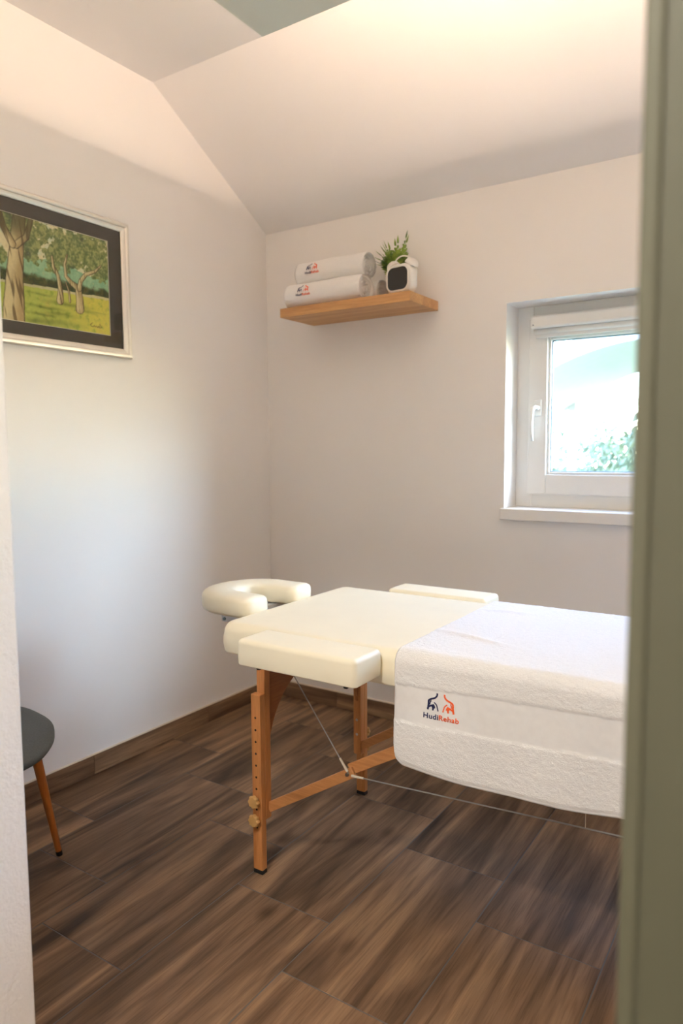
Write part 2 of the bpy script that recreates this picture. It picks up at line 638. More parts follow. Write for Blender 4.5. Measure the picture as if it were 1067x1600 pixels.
for (SX0, SX1) in ((1.333, 2.009), (2.029, 2.705)):
    SZ0, SZ1 = 1.100, 1.846
    GX0, GX1, GZ0, GZ1 = SX0 + 0.081, SX1 - 0.081, 1.186, 1.765
    bm = bmesh.new()
    ring_frame(bm, SX0, SX1, SZ0, SZ1, GX0 - SX0, SX1 - GX1, GZ0 - SZ0, SZ1 - GZ1, 0.126, 0.185, 0.004)
    sash = obj('sash', shift(bm), M['white'], win)
    bm = bmesh.new()
    ring_frame(bm, GX0, GX1, GZ0, GZ1, 0.012, 0.012, 0.012, 0.012, 0.138, 0.160, 0.004)
    obj('glazing_bead', shift(bm), M['white'], sash)
    bm = bmesh.new()
    ring_frame(bm, GX0 + 0.012, GX1 - 0.012, GZ0 + 0.012, GZ1 - 0.012, 0.004, 0.004, 0.004, 0.004, 0.148, 0.165, 0.0)
    obj('gasket', shift(bm), M['gasket'], sash)
    wbox('glass_pane', GX0 + 0.008, GX1 - 0.008, 0.158, 0.164, GZ0 + 0.008, GZ1 - 0.008, M['glass'], 0.0)
wbox('mullion', 1.985, 2.053, 0.1401, 0.2099, 1.1152, 1.8298, M['white'])
# handle on the left stile
hx, hz = 1.378, 1.470
h = wbox('handle', hx - 0.016, hx + 0.016, 0.116, 0.1265, hz - 0.036, hz + 0.036, M['white'], 0.005, None, 3)
bm = bmesh.new()
lathe(bm, [(0.0, 0.094), (0.0095, 0.095), (0.010, 0.117)], 14, 'y', (hx, 0, hz))
pts = [(hx, 0.098, hz + 0.004), (hx - 0.012, 0.086, hz - 0.006), (hx - 0.014, 0.082, hz - 0.03), (hx - 0.016, 0.081, hz - 0.07), (hx - 0.015, 0.083, hz - 0.11), (hx - 0.012, 0.088, hz - 0.14)]
tube(bm, pts, [0.0085, 0.0095, 0.0088, 0.0085, 0.0085, 0.0065], 10)
obj('grip', shift(bm), M['white'], h, True)
# roller blind cassette across the top of the sash
bm = bmesh.new()
cs = []
for (yy, zz) in ((0.126, 1.798), (0.126, 1.851), (0.086, 1.851), (0.077, 1.844), (0.075, 1.806), (0.081, 1.798)):
    cs.append((yy, zz))
va = [bm.verts.new((1.357, y_, z_)) for y_, z_ in cs]
vb = [bm.verts.new((1.985, y_, z_)) for y_, z_ in cs]
for k in range(6): bm.faces.new((va[k], va[(k + 1) % 6], vb[(k + 1) % 6], vb[k]))
bm.faces.new(va); bm.faces.new(vb[::-1])
bmesh.ops.bevel(bm, geom=bm.edges[:], offset=0.0015, segments=2, affect='EDGES')
bc = obj('blind_cassette', shift(bm), M['white'], win)
bm = bmesh.new()
tube(bm, [(1.362, 0.106, 1.788), (1.98, 0.106, 1.788)], 0.012, 14)
obj('blind_roll', shift(bm), M['white'], bc, True)
bm = bmesh.new()
box(bm, 1.366, 1.976, 0.110, 0.122, 1.762, 1.781, 0.003, 2)
obj('bottom_rail', shift(bm), M['white'], bc)
bm = bmesh.new()
tube(bm, [(1.366, 0.0735, 1.812), (1.366, 0.080, 1.812)], 0.003, 8)
obj('screw', shift(bm), M['gasket'], bc)
# sill board
obj('sill', shift(boxm(NX0 - 0.010, NX1 + 0.010, -0.028, -0.0005, 0.998, 1.046, 0.004, 2)), M['sill'], win)
obj('sill_board', shift(boxm(NX0 + 0.0005, NX1 - 0.0005, -0.0004, 0.145, 1.0005, 1.0455)), M['sill'], win)

# ------------------------------------------------------------------ sliding door leaf on the hall side
DX = 2.257
door = empty('door_1', (DX, -2.37, 0), kind='structure')
obj('door_leaf', boxm(0.0, 0.80, 0.0, 0.038, 0.012, 2.16, 0.002), M['door'], door)
obj('edge_profile', boxm(-0.001, 0.012, -0.0035, 0.0395, 0.012, 2.16, 0.003, 2), M['door_edge'], door)

# ------------------------------------------------------------------ suspended ceiling panel with LED strips
PZ = 2.46
PX0, PY1 = 1.017, -1.252
PX1, PY0 = 2.25, -2.10
pan = empty('ceiling_panel', (PX0, PY0, PZ), label='flat grey-green panel hung under the ceiling with warm light glowing above its edges', cat='ceiling panel')
obj('panel_board', boxm(0, PX1 - PX0, 0, PY1 - PY0, 0, 0.018, 0.001), M['panel'], pan)
w_, d_ = PX1 - PX0, PY1 - PY0
i_ = 0.32
il_ = 0.60
for nm, a4 in (('led_strip', (il_, w_ - 0.45, d_ - i_ - 0.012, d_ - i_)), ('led_strip', (il_, il_ + 0.012, i_, d_ - i_)),
               ('led_strip', (il_, w_ - i_, i_, i_ + 0.012)), ('led_strip', (w_ - i_ - 0.012, w_ - i_, i_, d_ - i_))):
    obj(nm, boxm(a4[0], a4[1], a4[2], a4[3], 0.0185, 0.026), M['led'], pan)
for sx in (0.4, w_ - 0.4):
    for sy in (0.3, d_ - 0.3):
        obj('hanger_rod', boxm(sx - 0.006, sx + 0.006, sy - 0.006, sy + 0.006, 0.018, ZT - PZ), M['steel'], pan)

# assumed lamp, added unseen behind the camera to brighten camera-facing sides
hl = empty('hall_fill_lamp', (1.7, -3.4, ZT), label='round fill lamp added on the unseen hallway ceiling behind the camera', cat='ceiling lamp')
bm = bmesh.new(); lathe(bm, [(0, -0.03), (0.16, -0.03), (0.17, 0.0), (0, 0.0)], 28)
obj('fill_lamp_base', bm, M['white'], hl, False)
bm = bmesh.new(); lathe(bm, [(0, -0.07), (0.08, -0.065), (0.13, -0.05), (0.145, -0.0305), (0, -0.0305)], 28)
obj('diffuser', bm, M['hall_fill'], hl, True)

# ------------------------------------------------------------------ massage table
TB = 0.683    # underside of the padding
TT = 0.778    # top of the padding
BX0, BX1, BYN, BYF = 0.868, 2.73, -1.328, -0.635
MIDX = (BX0 + BX1) / 2
BYC = (BYN + BYF) / 2
table = empty('massage_table', (MIDX, BYC, 0), label='portable massage table with cream padded top, beech legs and a horseshoe headrest', cat='massage table')
class TB_:
    pass
def tobj(name, bm, m, parent=None, smooth=False, kind=None):
    """mesh built in room coordinates, parented under the table (or a part of it, whose origin is the table's)"""
    bmesh.ops.translate(bm, vec=(-MIDX, -BYC, 0), verts=bm.verts)
    return obj(name, bm, m, parent or table, smooth, kind=kind)
tobj('cushion', cushion((BX0 + MIDX) / 2, BYC, MIDX - BX0 - 0.002, BYF - BYN, TB, TT, 0.045, 0.034, 0.008, 0.004, 0.004), M['vinyl'], smooth=True)
tobj('cushion', cushion((BX1 + MIDX) / 2, BYC, BX1 - MIDX - 0.002, BYF - BYN, TB, TT, 0.045, 0.034, 0.008, 0.004, 0.004), M['vinyl'], smooth=True)
bm = bmesh.new()
box(bm, BX0 + 0.07, MIDX - 0.004, BYN + 0.045, BYF - 0.045, TB - 0.012, TB - 0.001)
box(bm, MIDX + 0.004, BX1 - 0.07, BYN + 0.045, BYF - 0.045, TB - 0.012, TB - 0.001)
tobj('underside_board', bm, M['beech_x'])
# side arm pads
AX0, AX1 = 1.066, 1.452
for sgn, (ya, yb) in ((-1, (-1.466, -1.334)), (1, (-0.629, -0.497))):
    pad = tobj('armrest_pad', cushion((AX0 + AX1) / 2, (ya + yb) / 2, AX1 - AX0, yb - ya, 0.712, 0.783, 0.014, 0.014, 0.004, 0.003, 0.0015, 5, 0.0012), M['vinyl'], smooth=True)
    yk = ya + 0.035 if sgn < 0 else yb - 0.035
    for xk in (AX0 + 0.05, AX1 - 0.05):
        bm = bmesh.new()
        lathe(bm, [(0, 0.695), (0.006, 0.696), (0.008, 0.702), (0.005, 0.708), (0.005, 0.7135)], 12, 'z', (xk, yk, 0))
        tobj('knob', bm, M['black'], pad, True)
    yi = BYN + 0.10 if sgn < 0 else BYF - 0.10
    for xk in (AX0 + 0.10, AX1 - 0.10):
        bm = bmesh.new()
        bar(bm, (xk, (ya + yb) / 2, 0.706), (xk, yi, 0.676), 0.02, 0.006)
        tobj('support_rod', bm, M['steel'], pad)

# headrest
def horseshoe():
    bm = bmesh.new()
    R_, hw, hh = 0.123, 0.062, 0.036
    cx, cy, cz = 0.758, BYC - 0.038, 0.788
    path = []
    xe = 0.872
    for k in range(7):
        path.append((xe + (cx - xe) * k / 7, cy - R_, 0.0))
    for k in range(25):
        a = -PI / 2 - PI * k / 24
        path.append((cx + R_ * 1.0 * math.cos(a), cy + R_ * math.sin(a), 0.0))
    for k in range(1, 8):
        path.append((cx + (xe - cx) * k / 7, cy + R_, 0.0))
    pts = [Vector((x_, y_, cz)) for x_, y_, _ in path]
    tot = 0; ds = [0]
    for p, q in zip(pts, pts[1:]):
        tot += (q - p).length; ds.append(tot)
    n = 20
    rings = []
    for i, p in enumerate(pts):
        d = (pts[min(i + 1, len(pts) - 1)] - pts[max(i - 1, 0)]).normalized()
        s = d.cross(Vector((0, 0, 1)))
        e = min(ds[i], tot - ds[i])
        k_ = 1.0
        re = 0.035
        if e < re:
            k_ = 0.80 + 0.20 * math.sqrt(max(0, 1 - (1 - e / re) ** 2))
        ring = []
        for j in range(n):
            a = 2 * PI * j / n
            ca, sa = math.cos(a), math.sin(a)
            ex = 2 / 4.4
            ox = math.copysign(abs(ca) ** ex, ca) * hw * k_
            oz = math.copysign(abs(sa) ** ex, sa) * hh * (0.5 + 0.5 * k_)
            if oz > 0: oz *= (1 - 0.18 * (ox / hw) ** 2)
            q = p + s * ox + Vector((0, 0, oz))
            q += Vector(mnoise.noise_vector(q * 14)) * 0.0012
            ring.append(bm.verts.new(q))
        rings.append(ring)
    for a, b in zip(rings, rings[1:]):
        for k in range(n):
            bm.faces.new((a[k], a[(k + 1) % n], b[(k + 1) % n], b[k]))
    for rr, sg in ((rings[0], -1), (rings[-1], 1)):
        c = sum((v.co for v in rr), Vector()) / n
        d = Vector((1, 0, 0)) * 0.008
        mid = [bm.verts.new(c + (v.co - c) * 0.7 + d) for v in rr]
        for k in range(n):
            bm.faces.new((rr[k], rr[(k + 1) % n], mid[(k + 1) % n], mid[k]))
        bm.faces.new(mid)
    return bm
hd = tobj('headrest_cushion', horseshoe(), M['vinyl'], smooth=True)
bm = bmesh.new()
for yy in (-1.118, BYC + 0.10):
    box(bm, 0.690, 0.92, yy - 0.004, yy + 0.004, 0.712, 0.735, 0.002)
bar(bm, (0.765, -1.118, 0.742), (0.765, BYC + 0.10, 0.742), 0.03, 0.014)
hb = tobj('headrest_bracket', bm, M['bracket'], hd)
bm = bmesh.new()
tube(bm, [(0.706, -1.127, 0.723), (0.706, -1.118, 0.723)], 0.0055, 12)
tobj('bolt', bm, M['gasket'], hd)

# legs: fixed post, extension post outside it, knobs, feet
def knob_bm(x, z, y, sg):
    bm = bmesh.new()
    n = 32
    def P(r, k, h): 
        a = 2 * PI * k / n
        rr = r * (1 + 0.10 * math.cos(8 * a))
        return bm.verts.new((x + rr * math.cos(a), y + sg * h, z + rr * math.sin(a)))
    prof = [(0.006, 0.0), (0.006, 0.006), (0.0165, 0.008), (0.0185, 0.012), (0.0185, 0.018), (0.016, 0.022)]
    prev = None
    for r, hh in prof:
        ring = [P(r, k, hh) for k in range(n)]
        if prev:
            for k in range(n): bm.faces.new((prev[k], prev[(k + 1) % n], ring[(k + 1) % n], ring[k]))
        else:
            bm.faces.new(ring)
        prev = ring
    bm.faces.new(prev[::-1])
    return bm
def make_leg(lx, yo, sg):
    """yo: outer face y, sg: -1 near side, +1 far side; fixed post lies inside the extension"""
    y1, y2, y3 = yo, yo - sg * 0.0235, yo - sg * 0.049
    a, b = sorted((y2, y3))
    leg = tobj('leg', boxm(lx - 0.015, lx + 0.0165, a, b, 0.168, TB - 0.012, 0.0025, 2), M['beech'])
    a, b = sorted((y1, y2 + sg * 0.0006))
    tobj('extension_post', boxm(lx - 0.019, lx + 0.0165, a, b, 0.013, 0.566, 0.0025, 2), M['beech'], leg)
    a, b = sorted((y1 + sg * 0.0005, y2 + sg * 0.0005))
    tobj('rubber_foot', boxm(lx - 0.0195, lx + 0.0170, a, b, 0.0, 0.0132, 0.002), M['black'], leg)
    for zk in (0.236, 0.177):
        tobj('knob', knob_bm(lx - 0.001, zk, y1, sg), M['knob'], leg)
    bm = bmesh.new()
    for zh in (0.494, 0.456, 0.419, 0.382, 0.345, 0.308, 0.271, 0.206, 0.149):
        tube(bm, [(lx - 0.002, y1 + sg * 0.0004, zh), (lx - 0.002, y1 - sg * 0.004, zh)], 0.0036, 10)
    tobj('peg_hole', bm, M['hole'], leg, kind='stuff')
    bm = bmesh.new()
    for zh in (0.30, 0.245):
        tube(bm, [(lx, y3 - sg * 0.001, zh), (lx, y3 + sg * 0.004, zh)], 0.005, 12)
    tobj('bolt', bm, M['steel'], leg, kind='stuff')
    return leg
LXA, LXB = 0.998, 2.60
YN, YFo = -1.310, -0.690
for lx in (LXA, LXB):
    make_leg(lx, YN, -1)
    make_leg(lx, YFo, 1)

# trestle panel with an arch between the legs
def gusset(lx):
    bm = bmesh.new()
    ya, yb = YN + 0.035, YFo - 0.035
    top = TB - 0.013
    zlo, ztop, hw_ = 0.325, 0.590, 0.215
    low = [(ya, zlo), (ya + 0.010, zlo)]
    for k in range(1, 13):
        a = PI / 2 * k / 12
        low.append((ya + 0.010 + hw_ * (1 - math.cos(a)), zlo + (ztop - zlo) * math.sin(a)))
    low = low + [(ya + yb - y_, z_) for y_, z_ in reversed(low)]
    prev = None
    for y_, z_ in low:
        q = [bm.verts.new(p) for p in ((lx - 0.006, y_, z_), (lx - 0.006, y_, top), (lx + 0.006, y_, top), (lx + 0.006, y_, z_))]
        if prev:
            for k in range(4): bm.faces.new((prev[k], prev[(k + 1) % 4], q[(k + 1) % 4], q[k]))
        else: bm.faces.new(q)
        prev = q
    bm.faces.new(prev[::-1])
    tobj('trestle_panel', bm, M['beech_panel'])
gusset(LXA); gusset(LXB)

# folding braces and cables on both long sides
for yb_, sg in ((YN + 0.040, -1), (YFo - 0.040, 1)):
    for side, lx in ((1, LXA), (-1, LXB)):
        hx_, hz_ = lx + side * 0.312, 0.386
        mx_ = MIDX - side * 0.03
        bm = bmesh.new()
        bar(bm, (lx + side * 0.012, yb_, 0.200), (hx_ + side * 0.012, yb_, hz_ + 0.006), 0.010, 0.030, bev=0.0015)
        br = tobj('brace', bm, M['beech_x'])
        bm = bmesh.new()
        bar(bm, (hx_ - side * 0.008, yb_ + 0.013, hz_ + 0.004), (mx_, yb_ + 0.013, 0.662), 0.010, 0.032, bev=0.0015)
        tobj('brace', bm, M['beech_x'])
        bm = bmesh.new()
        tube(bm, [(hx_ - side * 0.006, yb_ - 0.010, hz_ - 0.004), (hx_ - side * 0.006, yb_ + 0.018, hz_ - 0.004)], 0.0055, 12)
        tobj('bolt', bm, M['steel'], br)
        bm = bmesh.new()
        p0 = Vector((lx + side * 0.095, yb_ - 0.002, 0.664)); p1 = Vector((hx_, yb_ - 0.008, hz_))
        tube(bm, [p0, p1], 0.0018, 6)
        tobj('cable', bm, M['cable'])
        bm = bmesh.new()
        tube(bm, [p1 + (p0 - p1) * 0.02, p1 + (p0 - p1) * 0.14], [0.0042, 0.003], 8)
        tobj('cable_sleeve', bm, M['sleeve'], br)
    hxA, hxB = LXA + 0.312, LXB - 0.312
    bm = bmesh.new()
    pa, pb = Vector((hxA + 0.01, yb_ - 0.008, 0.383)), Vector((hxB - 0.01, yb_ - 0.008, 0.440))
    tube(bm, [pa, pb], 0.0018, 6)
    tobj('cable', bm, M['cable'])
    bm = bmesh.new()
    tube(bm, [pa, pa + (pb - pa) * 0.04], [0.0042, 0.003], 8)
    tobj('cable_sleeve', bm, M['sleeve'])
    if sg < 0:
        bm = bmesh.new()
        pm = pa + (pb - pa) * 0.67
        tube(bm, [pm, pm + Vector((0, 0, 0.25))], 0.0010, 6)
        tobj('cord', bm, M['sleeve'])

# ------------------------------------------------------------------ white towel over the table
TX0, TX1 = 1.492, 2.72
tk = 0.007
def towel_path():
    """(y, z) cross-section over the padding, from the far hem to the near hem, outer face"""
    top = TT + 0.004 + tk
    r = 0.036
    pts = []
    pts.append((BYF + tk + 0.004, 0.56))
    pts.append((BYF + tk + 0.004, TT - 0.03))
    for k in range(7):
        a = PI / 2 * k / 6
        pts.append((BYF + tk + 0.004 - r + r * math.cos(a), top - r + r * math.sin(a)))
    yn = BYN - tk - 0.006
    pts.append((yn + r, top))
    for k in range(1, 9):
        a = PI / 2 + PI / 2 * k / 8
        pts.append((yn + r + r * math.cos(a), top - r + r * math.sin(a)))
    pts.append((yn - 0.002, 0.60))
    pts.append((yn - 0.002, 0.40))
    return pts
tp = towel_path()
tl = [0.0]
for p, q in zip(tp, tp[1:]):
    tl.append(tl[-1] + math.hypot(q[0] - p[0], q[1] - p[1]))
def on_path(s):
    for k in range(len(tp) - 1):
        if s <= tl[k + 1] or k == len(tp) - 2:
            t = (s - tl[k]) / (tl[k + 1] - tl[k])
            y_ = tp[k][0] + (tp[k + 1][0] - tp[k][0]) * t
            z_ = tp[k][1] + (tp[k + 1][1] - tp[k][1]) * t
            d = Vector((0, tp[k + 1][0] - tp[k][0], tp[k + 1][1] - tp[k][1])).normalized()
            nrm = Vector((0, d.z, -d.y))   # outward
            return y_, z_, nrm
def s_at_z(z):           # arc length on the near hanging part where the height is z
    return tl[-1] - (z - 0.40)
def hem_z(x):
    u = (x - TX0)
    z = 0.492 - 0.012 * math.sin(min(u, 0.6) / 0.6 * PI) + 0.03 * max(0, u - 0.35)
    c = 0.035
    if u < c: z += c * (1 - math.sqrt(max(0, 1 - (1 - u / c) ** 2)))
    z += 0.003 * math.sin(u * 23)
    return z
def band(x, z):
    """woven border of the towel: between these heights on the near side"""
    u = x - TX0
    return 0.606 + 0.028 * u, 0.701 + 0.03 * u
def towel_pt(x, s, off=0.0, rough=True):
    y_, z_, nrm = on_path(s)
    near = max(0.0, s - (tl[-1] - 0.40))
    hang = max(0.0, min(1.0, near / 0.25))
    w = 0.006 * math.sin((x - 1.5) * 9 + 0.6) * hang + 0.005 * math.sin((x - 1.5) * 21) * hang * hang
    u = x - TX0
    p = Vector((x, y_, z_)) + nrm * off + Vector((0, -w - 0.004 * hang, 0))
    # soft creases on top, running in from the edge
    tpos = s / tl[-1]
    if nrm.z > 0.7:
        c1 = math.exp(-((y_ + 1.10 + 0.25 * u) / 0.013) ** 2) * math.exp(-((u - 0.12) / 0.11) ** 2)
        c2 = math.exp(-((y_ + 0.80 - 0.10 * u) / 0.013) ** 2) * math.exp(-((u - 0.10) / 0.08) ** 2)
        p.z += 0.007 * c1 + 0.005 * c2
    return p, nrm
NU, NV = 250, 300
far_len = 0.0
verts, faces, mats = [], [], []
xs = [TX0 + (TX1 - TX0) * i / NU for i in range(NU + 1)]
ends = [s_at_z(hem_z(x)) for x in xs]
for layer in (0, 1):
    for i, x in enumerate(xs):
        for j in range(NV + 1):
            s = ends[i] * j / NV
            p, nrm = towel_pt(x, s)
            if layer == 0:
                hgt = p.z
                b0, b1 = band(x, hgt)
                y_, z_, _ = on_path(s)
                inband = (y_ < BYN) and (b0 < z_ < b1)
                hem = (y_ < BYN) and z_ < hem_z(x) + 0.009
                if inband or hem:
                    q = 0.0006 * mnoise.noise(Vector((x * 40, z_ * 40, 3.0)))
                    p += nrm * (q - 0.0028)
                else:
                    q = 0.0018 * mnoise.noise(Vector((x * 240, s * 240, 0))) + 0.0008 * mnoise.noise(Vector((x * 60, s * 60, 5)))
                    p += nrm * q
            else:
                p -= nrm * tk
            # round the left edge a little
            if i == 0 and layer == 0: p -= nrm * 0.003
            verts.append(p)
W1 = NV + 1
base1 = (NU + 1) * W1
def vi(l, i, j): return l * base1 + i * W1 + j
for i in range(NU):
    for j in range(NV):
        faces.append((vi(0, i, j), vi(0, i, j + 1), vi(0, i + 1, j + 1), vi(0, i + 1, j)))
        xm = 0.5 * (xs[i] + xs[i + 1]); s = 0.5 * (ends[i] + ends[i + 1]) * (j + 0.5) / NV
        y_, z_, _ = on_path(s)
        b0, b1 = band(xm, z_)
        mats.append(1 if (y_ < BYN and (b0 < z_ < b1 or z_ < hem_z(xm) + 0.009)) else 0)
nf0 = len(faces)
for i in range(NU):
    for j in range(NV):
        faces.append((vi(1, i, j), vi(1, i + 1, j), vi(1, i + 1, j + 1), vi(1, i, j + 1))); mats.append(0)
for j in range(NV):
    faces.append((vi(0, 0, j), vi(1, 0, j), vi(1, 0, j + 1), vi(0, 0, j + 1))); mats.append(0)
    faces.append((vi(0, NU, j), vi(0, NU, j + 1), vi(1, NU, j + 1), vi(1, NU, j))); mats.append(0)
for i in range(NU):
    faces.append((vi(0, i, 0), vi(0, i + 1, 0), vi(1, i + 1, 0), vi(1, i, 0))); mats.append(0)
    faces.append((vi(0, i, NV), vi(1, i, NV), vi(1, i + 1, NV), vi(0, i + 1, NV))); mats.append(1)
me = bpy.data.meshes.new('bath_towel')
me.from_pydata([tuple(v) for v in verts], [], faces)
me.materials.append(M['terry']); me.materials.append(M['hem'])
me.polygons.foreach_set('material_index', mats)
me.polygons.foreach_set('use_smooth', [True] * len(faces))
me.update()
towel = bpy.data.objects.new('bath_towel', me)
COL.objects.link(towel)
tag(towel, 'large white terry towel with woven border and embroidered logo draped over the massage table', 'towel')

# ------------------------------------------------------------------ embroidered logo (words and back-and-hands mark)
def text_bm(word, size, off=0.0):
    cu = bpy.data.curves.new('txt', 'FONT')
    cu.body = word
    cu.size = size
    cu.offset = off
    cu.space_character = 1.06
    cu.resolution_u = 3
    ob = bpy.data.objects.new('txt', cu)
    COL.objects.link(ob)
    dg = bpy.context.evaluated_depsgraph_get()
    dg.update()
    tm = bpy.data.meshes.new_from_object(ob.evaluated_get(dg))
    bm = bmesh.new(); bm.from_mesh(tm)
    bpy.data.objects.remove(ob); bpy.data.curves.remove(cu); bpy.data.meshes.remove(tm)
    return bm
def bez(p, n=10):
    out = []
    for k in range(len(p) - 1):
        p0 = p[max(k - 1, 0)]; p1 = p[k]; p2 = p[k + 1]; p3 = p[min(k + 2, len(p) - 1)]
        for i in range(n):
            t = i / n
            out.append(tuple(0.5 * ((2 * p1[c]) + (-p0[c] + p2[c]) * t + (2 * p0[c] - 5 * p1[c] + 4 * p2[c] - p3[c]) * t * t + (-p0[c] + 3 * p1[c] - 3 * p2[c] + p3[c]) * t ** 3) for c in range(2)))
    out.append(p[-1])
    return out
def stroke(bm, pts, w0, w1=None):
    w1 = w0 if w1 is None else w1
    c = bez(pts)
    n = len(c)
    prev = None
    for i, (x, y) in enumerate(c):
        a = c[max(i - 1, 0)]; b = c[min(i + 1, n - 1)]
        dx, dy = b[0] - a[0], b[1] - a[1]
        l_ = math.hypot(dx, dy) or 1
        w = (w0 + (w1 - w0) * i / (n - 1)) / 2
        v1 = bm.verts.new((x - dy / l_ * w, y + dx / l_ * w, 0))
        v2 = bm.verts.new((x + dy / l_ * w, y - dx / l_ * w, 0))
        if prev: bm.faces.new((prev[0], prev[1], v2, v1))
        prev = (v1, v2)
# strokes in a unit square (0..1 wide, 0..1 high), the navy half; the orange half mirrors it
HALF = [([(0.36, 1.0), (0.352, 0.85), (0.27, 0.71), (0.12, 0.61), (0.045, 0.51), (0.04, 0.29), (0.012, 0.0)], 0.052, 0.06),
        ([(0.14, 0.53), (0.10, 0.42), (0.09, 0.30)], 0.030, 0.022),
        ([(0.03, 0.13), (0.07, 0.19), (0.14, 0.25), (0.25, 0.32)], 0.05, 0.05),
        ([(0.165, 0.27), (0.215, 0.15), (0.21, 0.0)], 0.065, 0.05),
        ([(0.24, 0.30), (0.275, 0.21), (0.285, 0.13)], 0.04, 0.02),
        ([(0.20, 0.30), (0.24, 0.20), (0.25, 0.10)], 0.045, 0.02),
        ([(0.25, 0.46), (0.34, 0.34), (0.382, 0.16), (0.41, 0.0)], 0.035, 0.035)]
def logo(parent, place, W, thick=0.0006):
    """place(u, v, h) maps a flat logo of width W (u 0..W, v 0..~W) onto the cloth"""
    lh = 0.30 * W
    words_ = [('Hudi', M['navy'], 0.0), ('Rehab', M['orange'], None)]
    t1 = text_bm('Hudi', 1.0, 0.02); t2 = text_bm('Rehab', 1.0, 0.02)
    w1 = max(v.co.x for v in t1.verts); w2 = max(v.co.x for v in t2.verts)
    gap = 0.03
    sc = W / (w1 + w2 + gap)
    for t, dx, m in ((t1, 0.0, M['navy']), (t2, w1 + gap, M['orange'])):
        for v in t.verts:
            v.co = Vector(((v.co.x + dx) * sc, v.co.y * sc * 0.90, 0))
        emit(t, place, 'logo_lettering', m, parent, thick)
    mw = 0.74 * W
    ox, oy = 0.12 * W, 0.225 * W
    for mirror, m in ((False, M['navy']), (True, M['orange'])):
        bm = bmesh.new()
        for pts, wa, wb_ in HALF:
            pp = [((1 - x if mirror else x) * mw + ox, y * mw * 0.63 + oy) for x, y in pts]
            stroke(bm, pp, wa * mw * 1.15, wb_ * mw * 1.15)
        emit(bm, place, 'logo_mark', m, parent, thick)
def emit(bm, place, name, m, parent, thick):
    r = bmesh.ops.extrude_face_region(bm, geom=bm.faces[:])
    tops = [e for e in r['geom'] if isinstance(e, bmesh.types.BMVert)]
    for v in tops: v.co.z = thick
    for v in bm.verts:
        v.co = place(v.co.x, v.co.y, v.co.z)
    obj(name, bm, m, parent)
LGX, LGZ, LGW = 1.578, 0.631, 0.0955
def place_big(u, v, h):
    x = LGX + u
    z = LGZ + v
    s = s_at_z(z)
    p, nrm = towel_pt(x, s)
    return p + nrm * (-0.0022 + h)
logo(towel, place_big, LGW)

# ------------------------------------------------------------------ floating shelf
SHX0, SHX1, SHD, SHZ0, SHZ1 = 0.292, 0.965, 0.266, 1.9035, 1.944
shelf = empty('wall_shelf', (SHX0, 0, SHZ0), label='thick oak floating shelf on the back wall under rolled towels', cat='shelf')
obj('board', boxm(0, SHX1 - SHX0, -SHD, -0.0005, 0, SHZ1 - SHZ0, 0.0012), M['oak'], shelf)
obj('mounting_rail', boxm(0.05, SHX1 - SHX0 - 0.05, -0.0004, 0.0, 0.005, 0.02), M['steel'], shelf)

# rolled towels
def roll_bm(length, r, seed, squash=0.94, turns=4.0):
    bm = bmesh.new()
    n = 72
    rnd = random.Random(seed)
    ph = rnd.random() * 6
    def P(x, rr, a, dx=0):
        y_ = rr * math.cos(a)
        z_ = rr * math.sin(a) * squash
        v = Vector((x + dx, y_, z_))
        q = mnoise.noise(Vector((v.x * 9 + seed, v.y * 16, v.z * 16)))
        f = mnoise.noise(Vector((v.x * 160, v.y * 160 + seed, v.z * 160)))
        k = (1 + 0.055 * q * (rr / r) + 0.012 * f)
        return Vector((v.x + 0.002 * f, v.y * k, v.z * k))
    rings = []
    edge = 0.012
    # left cap (spiral), body, right cap (spiral)
    def cap(x, sgn):
        out = []
        for rr in [r * t for t in (0.04, 0.1, 0.17, 0.24, 0.31, 0.38, 0.45, 0.52, 0.59, 0.66, 0.73, 0.80, 0.87, 0.93)]:
            ring = []
            for k in range(n):
                a = 2 * PI * k / n
                sp = math.cos(2 * PI * (rr / r * turns - sgn * a / (2 * PI)) + ph)
                dep = -0.009 + 0.009 * sp - 0.010 * (1 - rr / r) + 0.003 * mnoise.noise(Vector((rr * 60, a * 3, seed)))
                ring.append(bm.verts.new(P(x, rr, a, sgn * dep)))
            out.append(ring)
        return out
    lc = cap(0.0, -1)
    rc_ = cap(length, 1)
    body = []
    nb = 60
    for i in range(nb + 1):
        t = i / nb
        x = t * length
        e = min(x, length - x)
        rr = r
        if e < edge: rr = r * (0.965 + 0.035 * math.sqrt(max(0, 1 - (1 - e / edge) ** 2)))
        ring = []
        for k in range(n):
            a = 2 * PI * k / n
            # outer lap of the cloth
            lap = 0.0035 if (a < 2.2 + ph * 0.02) else 0.0
            ring.append(bm.verts.new(P(x, rr + lap, a)))
        body.append(ring)
    seq = lc + body + rc_[::-1]
    for a, b in zip(seq, seq[1:]):
        for k in range(n):
            bm.faces.new((a[k], a[(k + 1) % n], b[(k + 1) % n], b[k]))
    bm.faces.new(seq[0]); bm.faces.new(seq[-1][::-1])
    return bm
def rolled(name, loc, length, r, seed, label, with_logo=None, squash=0.94, rz=0.0):
    o = obj(name, roll_bm(length, r, seed, squash), M['roll'], None, True, loc)
    o.rotation_euler = (0, 0, rz)
    tag(o, label, 'towel', 'rolled towels on the shelf')
    if with_logo:
        u0, a0, w = with_logo
        def place(u, v, h):
            a = a0 - v / r
            rr = r * 1.012 + 0.0012 + h
            q = mnoise.noise(Vector(((u0 + u) * 9 + seed, rr * math.cos(a) * 16, rr * math.sin(a) * squash * 16)))
            rr *= (1 + 0.055 * q)
            return Vector((u0 + u, rr * math.cos(a), rr * math.sin(a) * squash))
        logo(o, place, w)
    return o
A0 = math.radians(180 + 8)
